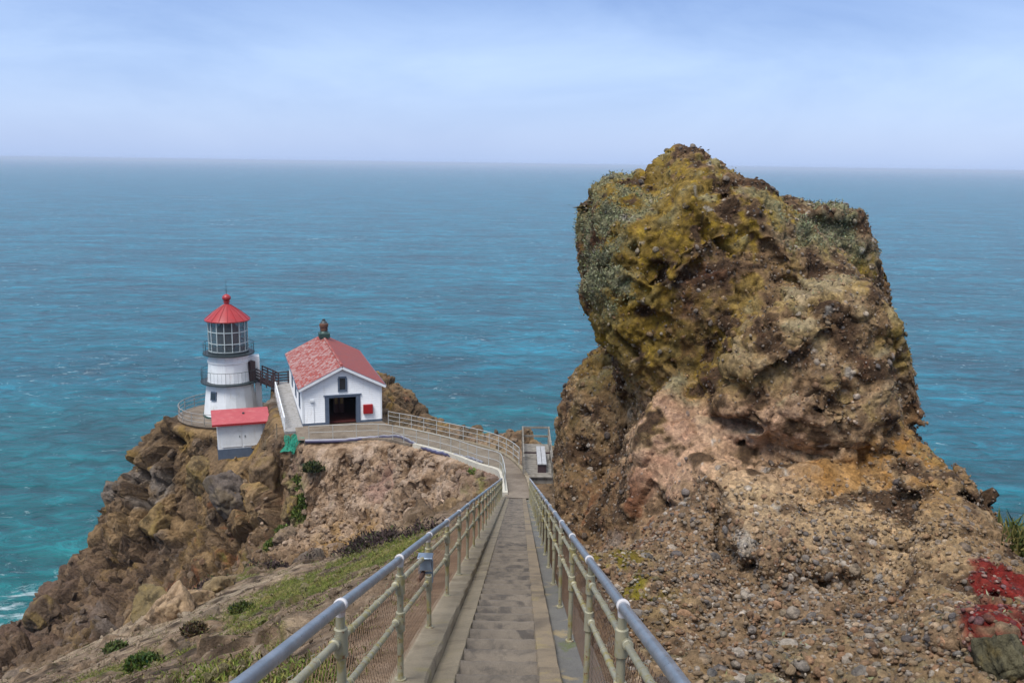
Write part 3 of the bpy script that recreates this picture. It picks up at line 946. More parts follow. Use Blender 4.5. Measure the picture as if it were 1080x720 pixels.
# ------------------------------------------------------------------ sea
SEA = -75.0
m, t, b = new_mat('sea_water')
geo = N(t, 'ShaderNodeNewGeometry')
def smap(scale, rot=0.0):
    mm = N(t, 'ShaderNodeMapping')
    mm.inputs['Scale'].default_value = scale
    mm.inputs['Rotation'].default_value = (0, 0, R(rot))
    t.links.new(geo.outputs['Position'], mm.inputs[0])
    return mm.outputs[0]
w1 = noise(t, smap((0.018, 0.046, 1), 9), 1.0, 9, 0.60, 0.8)
w2 = noise(t, smap((0.10, 0.15, 1), -14), 1.0, 8, 0.62, 1.0)
w3 = noise(t, smap((0.40, 0.6, 1), 20), 1.0, 6, 0.6)
hgt = mth(t, 'ADD', mth(t, 'MULTIPLY', w1, 9.0), mth(t, 'ADD', mth(t, 'MULTIPLY', w2, 4.0), mth(t, 'MULTIPLY', w3, 1.0)))
bump(t, b, hgt, 1.0, 1.0)
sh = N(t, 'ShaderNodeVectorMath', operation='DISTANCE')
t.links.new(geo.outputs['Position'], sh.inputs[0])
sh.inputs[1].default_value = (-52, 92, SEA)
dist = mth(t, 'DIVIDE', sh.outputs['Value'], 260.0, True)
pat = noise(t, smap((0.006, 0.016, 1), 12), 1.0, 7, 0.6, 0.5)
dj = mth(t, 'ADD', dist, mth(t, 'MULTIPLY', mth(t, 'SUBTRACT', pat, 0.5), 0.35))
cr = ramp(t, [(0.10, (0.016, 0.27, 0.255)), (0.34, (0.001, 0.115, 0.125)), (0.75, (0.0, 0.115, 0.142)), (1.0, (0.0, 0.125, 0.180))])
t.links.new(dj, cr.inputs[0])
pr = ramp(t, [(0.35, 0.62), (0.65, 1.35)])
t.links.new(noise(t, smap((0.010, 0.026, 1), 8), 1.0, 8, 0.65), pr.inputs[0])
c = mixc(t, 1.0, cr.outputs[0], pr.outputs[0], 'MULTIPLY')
crest = ramp(t, [(0.38, 0.42), (0.52, 0.95), (0.63, 1.65)])      # light through crests and dark troughs, painted into the colour
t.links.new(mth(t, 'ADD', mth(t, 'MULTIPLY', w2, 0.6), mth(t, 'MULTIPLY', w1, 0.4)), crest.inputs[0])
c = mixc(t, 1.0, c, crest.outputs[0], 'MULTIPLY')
# crests catch foam: sparse whitecaps, much foam by the rocks
cap = ramp(t, [(0.705, 0.0), (0.75, 0.55)])
t.links.new(mth(t, 'ADD', mth(t, 'MULTIPLY', noise(t, smap((0.08, 0.13, 1), 10), 1.0, 8, 0.75, 1.4), 0.72), mth(t, 'MULTIPLY', noise(t, smap((0.004, 0.009, 1)), 1.0, 2), 0.42)), cap.inputs[0])
fo_n = noise(t, smap((0.11, 0.16, 1), 30), 1.0, 9, 0.72, 1.6)
nearf = ramp(t, [(0.12, 0.26), (0.36, 0.0)])
t.links.new(dist, nearf.inputs[0])
fo = ramp(t, [(0.62, 0.0), (0.78, 0.85)])
t.links.new(mth(t, 'ADD', fo_n, nearf.outputs[0]), fo.inputs[0])
foam = mth(t, 'MAXIMUM', cap.outputs[0], fo.outputs[0])
c = mixc(t, foam, c, (0.62, 0.70, 0.72))
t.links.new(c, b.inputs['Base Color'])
rg = mth(t, 'ADD', mth(t, 'MULTIPLY', foam, 0.5), 0.22)
t.links.new(rg, b.inputs['Roughness'])
b.inputs['IOR'].default_value = 1.333
b.inputs['Specular IOR Level'].default_value = 0.30
s = MB()
E = 60000.0
s.add([(-E, -3000, SEA), (E, -3000, SEA), (E, E, SEA), (-E, E, SEA)], [(0, 1, 2, 3)])
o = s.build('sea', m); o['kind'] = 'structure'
# ------------------------------------------------------------------ the great outcrop beside the stairs
def surface_nets(Fv, org, h):
    nx, ny, nz = Fv.shape
    sg = Fv < 0
    cs = np.zeros((nx-1, ny-1, nz-1), np.int8)
    for a in (0, 1):
        for b in (0, 1):
            for c in (0, 1):
                cs += sg[a:nx-1+a, b:ny-1+b, c:nz-1+c]
    act = np.nonzero((cs > 0) & (cs < 8))
    I = np.stack(act, 1)
    cor = {}
    for a in (0, 1):
        for b in (0, 1):
            for c in (0, 1):
                cor[a, b, c] = Fv[I[:, 0]+a, I[:, 1]+b, I[:, 2]+c]
    acc = np.zeros((len(I), 3)); cnt = np.zeros(len(I))
    ks = list(cor)
    for i, p in enumerate(ks):
        for q in ks[i+1:]:
            if sum(abs(p[k]-q[k]) for k in range(3)) != 1: continue
            f0, f1 = cor[p], cor[q]
            m = (f0 < 0) != (f1 < 0)
            t = np.where(m, f0 / np.where(m, f0 - f1, 1), 0)
            pt = np.array(p)[None] + t[:, None] * (np.array(q) - np.array(p))[None]
            acc[m] += pt[m]; cnt[m] += 1
    Vx = org + (I + acc / cnt[:, None]) * h
    idm = np.full(cs.shape, -1, np.int32)
    idm[act] = np.arange(len(I))
    Q = []
    for ax in range(3):
        sl0 = [slice(None)] * 3; sl1 = [slice(None)] * 3
        sl0[ax] = slice(0, -1); sl1[ax] = slice(1, None)
        A = sg[tuple(sl0)]; B = sg[tuple(sl1)]
        e = np.stack(np.nonzero(A != B), 1)
        o1, o2 = [k for k in range(3) if k != ax]
        e = e[(e[:, o1] > 0) & (e[:, o2] > 0) & (e[:, o1] < cs.shape[o1]) & (e[:, o2] < cs.shape[o2])]
        fl = A[tuple(e.T)]
        def cell(d1, d2):
            c = e.copy(); c[:, o1] -= d1; c[:, o2] -= d2
            return idm[tuple(c.T)]
        qd = np.stack([cell(1, 1), cell(0, 1), cell(0, 0), cell(1, 0)], 1)
        if ax == 1: fl = ~fl
        qd[~fl] = qd[~fl][:, ::-1]
        Q.append(qd)
    Q = np.concatenate(Q)
    return Vx, Q[(Q >= 0).all(1)]
def loft(X, Y, Z, rows, p=2.6, capr=0.5):
    """rows: (py, px_left, px_right, d, half_depth_front, half_depth_back)"""
    T = []
    for (py, a, b, d, f, k) in rows:
        A, B = U(a, py, d), U(b, py, d)
        T.append((((A[2] + B[2]) / 2), A[0], B[0], d - f, d + k))
    T = np.array(sorted(T))
    z = T[:, 0]
    g = lambda i: np.interp(Z, z, T[:, i])
    xl, xr, yf, yb = g(1), g(2), g(3), g(4)
    rx, ry = (xr - xl) / 2, (yb - yf) / 2
    u = np.abs(X - (xl + xr) / 2) / rx; v = np.abs(Y - (yf + yb) / 2) / ry
    f = ((u ** p + v ** p) ** (1 / p) - 1) * np.minimum(rx, ry)
    return np.maximum(f, np.maximum(Z - z[-1], z[0] - Z) * 0.9)
def smin(a, b, k):
    h = np.clip(0.5 + 0.5 * (b - a) / k, 0, 1)
    return b + (a - b) * h - k * h * (1 - h)
def smax(a, b, k): return -smin(-a, -b, k)
vh = 0.075
org = np.array([0.2, 5.6, -11.0])
dims = (9.3, 17.5, 12.0)
ax_ = [org[i] + np.arange(0, dims[i], vh) for i in range(3)]
X, Y, Z = [q.astype(np.float32) for q in np.meshgrid(*ax_, indexing='ij', sparse=True)]
A = loft(X, Y, Z, [(152, 719, 733, 17.5, .3, .3), (161, 706, 752, 17.4, .6, .8), (172, 703, 764, 17.3, .9, 1.2), (185, 698, 780, 17.2, 1.2, 1.6), (200, 692, 800, 17.1, 1.5, 2.0), (230, 660, 850, 17, 1.8, 2.4),
                   (265, 640, 885, 17, 2.0, 2.6), (320, 640, 890, 17, 2.1, 2.8), (400, 648, 890, 17, 2.1, 2.8), (450, 665, 880, 17, 2.0, 2.8), (520, 680, 900, 17, 2.2, 3), (640, 680, 900, 17, 2.2, 3)])
A3 = loft(X, Y, Z, [(186, 648, 668, 17.6, .3, .4), (195, 634, 690, 17.5, .7, .8), (212, 620, 715, 17.4, 1.1, 1.2), (232, 612, 740, 17.3, 1.5, 1.6), (265, 609, 760, 17.2, 1.8, 1.9), (300, 612, 760, 17.2, 1.9, 2), (325, 622, 760, 17.2, 1.8, 2),
                    (360, 632, 760, 17.1, 1.8, 2), (385, 641, 760, 17.1, 1.7, 2), (440, 652, 760, 17, 1.5, 2), (500, 668, 760, 17, 1.5, 2)], 2.8)
A2 = loft(X, Y, Z, [(206, 800, 850, 18.0, .5, .5), (212, 785, 885, 17.9, .9, .9), (220, 775, 904, 17.8, 1.3, 1.3), (232, 765, 914, 18, 1.3, 1.6), (252, 760, 921, 18, 1.6, 1.8), (280, 750, 925, 18, 1.7, 1.9), (330, 750, 925, 18, 1.7, 2), (450, 750, 930, 18, 1.8, 2), (600, 750, 930, 18, 2, 2)], 3.0)
B = loft(X, Y, Z, [(283, 858, 895, 15.6, .4, .8), (290, 835, 912, 15.4, .8, 1.2), (302, 812, 918, 15.2, 1.2, 1.6), (330, 780, 932, 15.0, 1.55, 2), (370, 752, 940, 14.9, 1.7, 2), (410, 738, 944, 14.8, 1.75, 2), (435, 740, 948, 14.8, 1.7, 2), (455, 770, 952, 14.9, 1.55, 2), (480, 820, 972, 14.7, 1.3, 2), (500, 840, 985, 14.4, 1.1, 2), (540, 860, 990, 14, 1.0, 2)], 2.5)
Dd = loft(X, Y, Z, [(360, 630, 640, 19.3, .2, .5), (372, 618, 660, 19.2, .6, .8), (390, 604, 680, 19, 1.1, 1.2), (410, 593, 690, 18.9, 1.4, 1.6), (440, 584, 700, 18.8, 1.6, 2), (470, 582, 710, 18.7, 1.8, 2.2), (500, 578, 720, 18.5, 2.1, 2.4), (540, 575, 740, 18, 2.4, 2.6), (600, 578, 760, 17, 2.6, 3), (680, 580, 760, 16, 2.6, 3)], 2.4)
E_ = loft(X, Y, Z, [(488, 800, 880, 13.3, 0, 3), (506, 768, 935, 12.7, 0, 3.2), (532, 757, 975, 12.0, 0, 3.6), (560, 764, 998, 11.45, 0, 4), (585, 771, 992, 11.15, 0, 4.2), (600, 776, 975, 11.0, 0, 4.3), (608, 788, 950, 11.1, 0, 4), (614, 800, 930, 11.6, 0, 3.4), (640, 800, 930, 12.4, 0, 2.4)], 3.4)
apr = np.array([U(*p) for p in [(630, 712, 6.5), (760, 712, 6.5), (860, 712, 6.4), (960, 712, 6.2), (1070, 715, 6.0), (640, 645, 9.3), (720, 645, 9.2), (800, 645, 9.0), (900, 645, 8.7), (1000, 645, 8.4), (1060, 645, 8.2), (760, 675, 7.7), (900, 675, 7.5), (1040, 675, 7.2), (820, 634, 10.2), (900, 634, 10.1),
     (622, 600, 12.0), (680, 585, 12.2), (740, 600, 11.4), (640, 545, 15.0), (602, 545, 17), (700, 545, 13.8), (688, 485, 14.4), (690, 440, 14.6), (780, 470, 13.9), (850, 470, 13.7), (780, 438, 14.1), (720, 512, 13.7), (690, 420, 15.2), (740, 425, 14.6), (850, 435, 14.0),
     (800, 616, 11.2), (850, 618, 11.15), (900, 620, 10.95), (950, 615, 10.6), (930, 470, 13.4), (972, 468, 13.4), (995, 520, 12.2), (1003, 503, 12.8), (1020, 543, 12.0), (1034, 568, 11.4), (1030, 600, 10.2), (985, 580, 10.8), (1060, 600, 10.4)]])
ext = np.array([(8.6, 11.5, -7.5), (9.4, 14, -10), (8.4, 15.5, -8.5), (9.5, 9, -6.8), (9, 6, -5.6), (7.5, 18, -9), (9, 20, -13), (4, 22, -9), (1, 22, -9.5), (6.5, 5.5, -4.6), (1, 5.5, -4.0), (.6, 9.5, -4.75), (.6, 13, -5.9)])
ap = np.concatenate([apr, ext])
asol = rbf_fit(ap[:, :2], ap[:, 2], 0.4)
qx, qy = np.meshgrid(ax_[0], ax_[1], indexing='ij')
HZ = rbf_eval(ap[:, :2], asol, np.stack([qx.ravel(), qy.ravel()], 1), 0.4).reshape(qx.shape).astype(np.float32)
C_ = (Z - HZ[:, :, None]) * 0.6
f = smin(A, A3, 0.12)
f = smin(f, A2, 0.12)
f = smin(f, B, 0.10)
f = smin(f, Dd, 0.3)
f = smin(f, C_, 0.3)
f = smin(f, E_, 0.06)
f = smax(f, (AX * Y + 0.80) - X, 0.15)                 # clear of the stairs
f = smax(f, (Y - 22.6), 0.3); f = smax(f, X - 9.2, 0.2)
del A, A3, A2, B, Dd, E_, C_
f = np.broadcast_to(f, (len(ax_[0]), len(ax_[1]), len(ax_[2]))).copy()
# lumps and hollows, worked into the field near the surface
band = np.nonzero(np.abs(f) < 0.8)
PB = np.stack([ax_[0][band[0]], ax_[1][band[1]], ax_[2][band[2]]], 1).astype(np.float32)
f[band] -= (0.22 * fbm(PB, 2.6, 3) + 0.20 * crag(PB * np.array([1, 1, 1.25], np.float32), 1.7, 0.9, 0.25, 0.08, 2.0)).astype(np.float32)
hq = [(U(760, 447, 13.9), (0.7, .5, .14))]
for c_, r_ in hq:
    e_ = np.sqrt((((PB - c_) / np.array(r_)) ** 2).sum(1)) - 1
    f[band] = smax(f[band], (-e_ * min(r_)).astype(np.float32), 0.06)
f[0] = 1; f[-1] = 1; f[:, 0] = 1; f[:, -1] = 1; f[:, :, 0] = 1; f[:, :, -1] = 1
RV, RQ = surface_nets(f, org, vh)
del f
me = bpy.data.meshes.new('tmp')
me.from_pydata(RV.tolist(), [], RQ.tolist())
tmp = bpy.data.objects.new('tmp', me)
COL.objects.link(tmp)
md = tmp.modifiers.new('s', 'SUBSURF'); md.levels = 1; md.render_levels = 1
dg = bpy.context.evaluated_depsgraph_get()
ev = tmp.evaluated_get(dg)
m2 = bpy.data.meshes.new_from_object(ev)
RV = np.empty(len(m2.vertices) * 3, np.float32); m2.vertices.foreach_get('co', RV); RV = RV.reshape(-1, 3)
RN = np.empty(len(m2.vertices) * 3, np.float32); m2.vertex_normals.foreach_get('vector', RN) if hasattr(m2, 'vertex_normals') else m2.vertices.foreach_get('normal', RN); RN = RN.reshape(-1, 3)
RQ = np.empty(len(m2.polygons) * 4, np.int32); m2.loops.foreach_get('vertex_index', RQ); RQ = RQ.reshape(-1, 4)
bpy.data.objects.remove(tmp)
# where sight lines first meet the crag: the stains were measured on the photograph and stand on the stone itself
RC_ = RV @ CMn
RPX = 540 + F * RC_[:, 0] / -RC_[:, 2]; RPY = 360 - F * RC_[:, 1] / -RC_[:, 2]
def HR(a, b, d=None):
    k_ = np.nonzero((np.abs(RPX - a) < 5) & (np.abs(RPY - b) < 5) & (RC_[:, 2] < -1))[0]
    if not len(k_): return U(a, b, d or 10.0)
    return RV[k_[np.argmax(RC_[k_, 2])]].astype(float)
# masks, standing where the stone, lichen and stains stand
up = RN[:, 2]
k1 = fbm(RV, 1.6, 5); k2 = fbm(RV + 30, 0.55, 5); k3 = fbm(RV + 60, 0.2, 4); k4 = fbm(RV + 99, 3.5, 3)
RVz = RV[:, 2]
scree = region(RV, [HR(*p) for p in [(700, 690, 7.6), (800, 690, 7.6), (900, 690, 7.5), (720, 640, 9.4), (820, 645, 9), (920, 650, 8.6), (690, 600, 11.5), (740, 575, 12.3), (760, 620, 11), (1000, 690, 7.4), (980, 640, 8.8), (850, 615, 11.3), (1050, 690, 7.3)]], (1.1, 1.5, 0.8))
pink = region(RV, [HR(*p) for p in [(720, 450, 15.2), (695, 470, 15.2), (690, 440, 15.4), (780, 450, 15), (830, 460, 14.8), (790, 490, 14.4), (730, 490, 14.7), (860, 480, 14.4), (700, 510, 14.5)]], (0.60, 1.2, 0.50))
tan_ = region(RV, [HR(*p) for p in [(800, 520, 13.2), (860, 540, 12.6), (920, 550, 12.2), (840, 570, 11.8), (930, 580, 11.8), (900, 510, 13)]], (0.9, 1.2, 0.6))
orange = region(RV, [HR(*p) for p in [(870, 500, 13.6), (915, 480, 13.6), (900, 495, 13.4), (945, 500, 13), (960, 470, 13.6)]], (0.42, 1.0, 0.38))
red = region(RV, [HR(*p) for p in [(1040, 620, 9.2), (1035, 640, 9), (1045, 655, 8.2), (1062, 640, 8.4), (1062, 665, 7.6), (1068, 610, 8), (1072, 640, 8), (1050, 640, 8)]], (0.24, 0.5, 0.22))
rust = region(RV, [HR(*p) for p in [(620, 540, 16), (615, 560, 15), (670, 545, 14.2), (680, 560, 13.6), (660, 525, 15.2), (650, 590, 12.5)]], (0.5, 1.2, 0.45))
mossy = region(RV, [HR(*p) for p in [(655, 580, 12.9), (640, 600, 12.2), (665, 600, 12), (670, 620, 11)]], (0.42, 0.9, 0.5))
head = sstep(-4.2, -2.6, RVz) * sstep(5.8, 4.2, RV[:, 0])
head2 = sstep(-4.6, -3.4, RVz)
olive = region(RV, [HR(*p) for p in [(620, 400, 18.5), (600, 420, 18.2), (596, 450, 18), (640, 250, 16), (650, 300, 15.6), (660, 350, 15.4), (720, 380, 15.2), (690, 330, 15.4)]], (0.9, 1.6, 0.9))
tuftm = region(RV, [HR(*p) for p in [(655, 200, 17.2), (640, 215, 16.8), (622, 240, 16.6), (620, 270, 16.2), (630, 255, 16), (640, 300, 15.6), (625, 300, 16)]], (0.45, 1.4, 0.5))
tuft2 = region(RV, [HR(*p) for p in [(880, 240, 17.4), (900, 250, 17.3), (860, 235, 17.4), (890, 225, 18.2)]], (0.6, 1.6, 0.35))
col = np.tile(np.array([[0.215, 0.138, 0.072]]), (len(RV), 1))
col = mixv(col, (0.36, 0.26, 0.155), sstep(0.0, 0.35, k1 + .25 * k3))
col = mixv(col, (0.070, 0.042, 0.024), sstep(0.0, 0.26, -k2 - .4 * k3))
col = mixv(col, (0.24, 0.215, 0.19), sstep(0.12, 0.32, k2 * 0.7 + k4 * 0.6) * 0.8)
leftw = sstep(5.0, 2.6, RV[:, 0])
lich = head2 * sstep(0.09, 0.27, k1 * 0.7 + k2 * 0.9 + 0.5 * k3 + 0.22 * olive + 0.12 * leftw + .07)
col = mixv(col, (0.185, 0.122, 0.016), lich * 0.85)
col = mixv(col, (0.32, 0.215, 0.018), lich * sstep(0.1, 0.35, k3 + 0.4 * k2) * 0.7)
col = mixv(col, (0.070, 0.052, 0.013), olive * sstep(-0.1, 0.25, k2) * 0.65)
col = mixv(col, (0.070, 0.026, 0.014), sstep(0.08, 0.30, -k1 * 0.6 + k3 * 0.6) * 0.65 * head2)
col = mixv(col, (0.50, 0.32, 0.215), pink * sstep(-0.18, 0.05, k2 + 0.4 * k3) * 1.15)
col = mixv(col, (0.34, 0.17, 0.11), pink * sstep(0.08, 0.3, k2) * 0.6 * (RV[:, 0] < 2.9))
col = mixv(col, (0.46, 0.335, 0.195), tan_ * sstep(-0.3, 0.05, k2 + 0.5 * k3) * 0.95)
col = mixv(col, (0.25, 0.172, 0.105), np.clip(scree * 0.9, 0, 1))
col = mixv(col, (0.30, 0.135, 0.018), orange * sstep(-0.05, 0.15, k2 + 0.5 * k3 + 0.05) * 0.85)
col = mixv(col, (0.135, 0.050, 0.022), rust * sstep(-0.05, 0.15, k2 + .5 * k3) * 0.85)
col = mixv(col, (0.165, 0.140, 0.012), mossy * sstep(-0.1, 0.1, k2 + .5 * k3) * 0.95)
redf = sstep(0.36, 0.56, red + 0.5 * k2 + 0.35 * k3)
col = mixv(col, (0.165, 0.005, 0.007), redf * 0.92)
topk = head2 * sstep(0.35, 0.8, up) * sstep(0.02, 0.25, k2)
col = mixv(col, (0.24, 0.23, 0.14), topk * 0.65)
col = mixv(col, (0.20, 0.22, 0.15), np.maximum(tuftm, tuft2) * sstep(-0.2, 0.15, k2) * 0.75)
white = sstep(0.40, 0.46, fbm(RV + 7, 0.3, 4)) * 0.6
shoulder = region(RV, [HR(*p) for p in [(850, 320, 13.8), (880, 370, 13.3), (820, 390, 13.4), (900, 320, 14), (930, 400, 13.4), (800, 360, 13.6), (870, 430, 13.2)]], (0.75, 1.5, 0.6))
col = mixv(col, (0.38, 0.285, 0.185), shoulder * sstep(-0.1, 0.25, k2 + 0.6 * k3) * 0.65)
col = mixv(col, (0.46, 0.44, 0.40), white * (1 - redf))
# fine relief
smoothm = np.clip(pink * 1.15 - 0.1 + 0.2 * orange, 0, 0.92)
dsp = (1 - smoothm) * (0.060 * crag(RV, 0.42, 0.9, 0.25, 0.10) + 0.045 * crag(RV + 5, 0.17, 0.8, 0.3, 0.2) + 0.05 * fbm(RV, 0.75, 4) + 0.09 * crag(RV + 8, 0.95, 1.1, 0.15, 0.05)) + smoothm * (0.05 * (ridged(RV, 0.8, 4) - 0.4) + 0.16 * crag(RV + 3, 0.85, 1.2, 0.35, 0.035)) + np.clip(scree, 0, 1) * (0.16 * crag(RV + 14, 0.9, 0.9, 0.35, 0.08) + 0.10 * fbm(RV + 4, 0.8, 4)) + 0.045 * np.clip(fbm(RV, 0.11, 3) + 0.1, -0.3, 1)
ck = ridged(RV * np.array([1, 1, 1.3], np.float32) + 0.15 * k2[:, None], 2.1, 2, 4.0)
dsp -= 0.22 * sstep(0.86, 0.98, ck)
dsp -= 0.15 * sstep(0.30, 0.45, fbm(RV + 21, 1.0, 3)) * head2
RVd = RV + RN * dsp[:, None]
# pebbles of the conglomerate, bedded in the matrix
fc = RVd[RQ]
area = np.linalg.norm(np.cross(fc[:, 2] - fc[:, 0], fc[:, 3] - fc[:, 1]), axis=1) / 2
cen = fc.mean(1)
sc_f = scree[RQ].mean(1); tn_f = tan_[RQ].mean(1); sm_f = smoothm[RQ].mean(1); li_f = lich[RQ].mean(1)
nf = RN[RQ].mean(1)
facing = (nf * -cen).sum(1) / np.linalg.norm(cen, axis=1) > -0.35
ico_hi = (ico_v, ico_f)
bmx = __import__('bmesh').new()
__import__('bmesh').ops.create_icosphere(bmx, subdivisions=1, radius=1.0)
ico_lo = (np.array([v.co[:] for v in bmx.verts], np.float32), np.array([[v.index for v in f_.verts] for f_ in bmx.faces], np.int32))
bmx.free()
def pebbles(n, weight, rmed, rsig, rmin, rmax, tint, shape=ico_hi):
    ico_v, ico_f = shape
    wgt = area * weight * facing
    ii = RNG.choice(len(cen), n, p=wgt / wgt.sum())
    r = np.clip(rmed * np.exp(RNG.normal(0, rsig, n)), rmin, rmax).astype(np.float32)
    c0 = cen[ii] + RNG.normal(0, 0.02, (n, 3))
    nn = nf[ii] / np.linalg.norm(nf[ii], axis=1)[:, None]
    a = RNG.normal(size=(n, 3)); a -= nn * (a * nn).sum(1)[:, None]; a /= np.linalg.norm(a, axis=1)[:, None]
    b = np.cross(nn, a)
    sa, sb, sn = RNG.uniform(.85, 1.35, n), RNG.uniform(.7, 1.05, n), RNG.uniform(.5, .85, n)
    wob = 1 + 0.16 * RNG.normal(size=(n, 1)) * ico_v[None, :, 0] + 0.16 * RNG.normal(size=(n, 1)) * ico_v[None, :, 1] * ico_v[None, :, 2] * 2 + 0.05 * RNG.normal(size=(n, len(ico_v)))
    v = (a[:, None] * (ico_v[None, :, 0] * wob * (r * sa)[:, None])[..., None] + b[:, None] * (ico_v[None, :, 1] * wob * (r * sb)[:, None])[..., None] + nn[:, None] * (ico_v[None, :, 2] * wob * (r * sn)[:, None])[..., None])
    v += (c0 + nn * (r * RNG.uniform(-0.45, 0.2, n))[:, None])[:, None]
    base = col[RQ[ii, 0]]
    pal = np.array([(0.20, 0.195, 0.195), (0.13, 0.135, 0.15), (0.30, 0.27, 0.235), (0.37, 0.28, 0.195), (0.27, 0.16, 0.10), (0.44, 0.40, 0.355), (0.21, 0.13, 0.085), (0.08, 0.082, 0.095), (0.52, 0.47, 0.42), (0.33, 0.195, 0.12), (0.24, 0.20, 0.15)])
    pc = pal[RNG.choice(len(pal), n, p=np.array([.12, .08, .15, .14, .12, .09, .12, .03, .04, .06, .05]))] * RNG.uniform(.75, 1.15, (n, 1))
    cc = base * (1 - tint) + pc * tint
    return v.reshape(-1, 3), (ico_f[None] + (np.arange(n) * len(ico_v))[:, None, None]).reshape(-1, 3), np.repeat(cc, len(ico_v), 0)
farw = np.clip(np.linalg.norm(cen, axis=1) / 14.0, .6, 1.4)[:, None][:, 0]
dry = (1 - redf * 0.9)[RQ].mean(1)
sets = [pebbles(10000, np.clip(sc_f * 1.6 - 0.2, 0, 1) * dry, 0.021, 0.48, 0.009, 0.08, 0.75),
        pebbles(6500, np.clip(tn_f * 1.4 + 0.4 * sc_f, 0, 1) * (1 - sm_f), 0.018, 0.4, 0.010, 0.05, 0.4),
        pebbles(16000, (0.30 + 0.5 * (1 - li_f)) * (1 - sm_f) ** 2, 0.024, 0.4, 0.012, 0.07, 0.55)]
sets.append(pebbles(110000, (0.35 + 0.65 * (1 - li_f)) * (1 - sm_f) ** 1.5 / farw ** 1.5, 0.0135, 0.35, 0.007, 0.030, 0.42, ico_lo))
allv, allc, allt = [RVd], [col], []
nn_ = len(RVd)
for v_, t_, c_ in sets:
    allv.append(v_); allc.append(c_); allt.append(t_ + nn_); nn_ += len(v_)
outcrop = np_mesh('rock_outcrop', np.concatenate(allv), quads=RQ, tris=np.concatenate(allt), mat=MT['outcrop'], col=np.concatenate(allc))
tag(outcrop, 'towering brown conglomerate crag studded with pebbles right of the stairs', 'rock')

# ------------------------------------------------------------------ leaves, tufts
def leaves(name, cs, size, cols, mat, parent=None, up=0.3, aspect=2.2):
    """many small bent leaves at the points cs"""
    n = len(cs)
    d = RNG.normal(size=(n, 3)); d[:, 2] = np.abs(d[:, 2]) * (0.5 + up) + up; d /= np.linalg.norm(d, axis=1)[:, None]
    s = np.cross(d, RNG.normal(size=(n, 3))); s /= np.linalg.norm(s, axis=1)[:, None]
    L_ = (size * RNG.uniform(0.6, 1.4, n))[:, None]
    W = L_ / aspect / 2
    cs = np.asarray(cs)
    mid = cs + d * L_ * 0.55
    tip = cs + d * L_ + RNG.normal(0, 0.18, (n, 3)) * L_
    v = np.stack([cs, mid + s * W, tip, mid - s * W], 1).reshape(-1, 3)
    q_ = np.arange(n * 4).reshape(-1, 4)
    return np_mesh(name, v, quads=q_, mat=mat, parent=parent, smooth=False, col=np.repeat(cols, 4, 0))
def scatter(P, wts, n, jit):
    ii = RNG.choice(len(P), n, p=wts / wts.sum())
    return P[ii] + RNG.normal(0, jit, (n, 3)), ii
# pale lichen tufts on the crag
wl = np.clip(tuftm * 1.3 - 0.25, 0, 1) * sstep(-0.2, 0.1, k2) + np.clip(tuft2 * 1.2 - 0.2, 0, 1) * sstep(-0.1, 0.2, k2) + 0.035 * (topk > 0.3)
c_, ii = scatter(RVd, wl, 13000, 0.03)
lc = np.array([0.21, 0.215, 0.125])[None] * RNG.uniform(0.4, 1.35, (len(c_), 1)) + RNG.normal(0, 0.012, (len(c_), 3))
lf = leaves('lichen_tufts', c_, 0.045, lc, MT['leaf'], outcrop, 0.15, 2.4)
lf['kind'] = 'stuff'
# turf on the slope
TPw = TP; vis = (TPw[:, 1] > 5)
wg = gfac * (TPw[:, 1] < 47) * (TPw[:, 1] > 6) * (TPw[:, 0] > -26) / np.maximum(TPw[:, 1], 8) ** 1.2
c_, ii = scatter(TPw, wg, 60000, 0.07)
bc = np.array([0.115, 0.150, 0.030])[None] * RNG.uniform(0.5, 1.5, (len(c_), 1)) + (RNG.random((len(c_), 1)) < 0.35) * np.array([[0.11, 0.06, 0.03]])
c_[:, 2] -= 0.01
o = leaves('grass', c_, 0.075, bc, MT['leaf'], None, 0.6, 5.0); o['kind'] = 'stuff'
wg = gfac * (TPw[:, 1] > 46) * np.clip(gm * 1.8 - 0.95, 0, 1)
c_, ii = scatter(TPw, wg, 22000, 0.10)
bc = np.array([0.085, 0.120, 0.028])[None] * RNG.uniform(0.5, 1.6, (len(c_), 1)) + (RNG.random((len(c_), 1)) < 0.2) * np.array([[0.08, 0.05, 0.01]])
o = leaves('ground_cover', c_, 0.20, bc, MT['leaf'], None, 0.5, 2.2); o['kind'] = 'stuff'
fd = foreg * sstep(0.12, 0.3, n5 + .35 * n3) * sstep(0.4, 0.9, flat_d) * (TPw[:, 1] > 6) * (TPw[:, 0] > -28) / np.maximum(TPw[:, 1], 8) ** 1.2
c_, ii = scatter(TPw, fd, 42000, 0.06)
bc = np.array([0.085, 0.062, 0.030])[None] * RNG.uniform(0.4, 1.7, (len(c_), 1)) + (RNG.random((len(c_), 1)) < 0.4) * np.array([[0.02, 0.06, 0.0]])
o = leaves('dry_grass', c_, 0.07, bc, MT['leaf'], None, 0.5, 3.5); o['kind'] = 'stuff'
wh = np.clip(heath * 1.5 - 0.3, 0, 1) * sstep(-0.05, 0.25, n3 + .4 * n2)
c_, ii = scatter(TPw, wh * sstep(0.0, 0.25, n2 + .5 * n3), 8000, 0.12)
bc = np.array([0.050, 0.034, 0.032])[None] * RNG.uniform(0.5, 1.7, (len(c_), 1)) + (RNG.random((len(c_), 1)) < 0.18) * np.array([[0.02, 0.05, 0.0]])
o = leaves('heather', c_, 0.20, bc, MT['leaf'], None, 0.45, 2.6); o['kind'] = 'stuff'

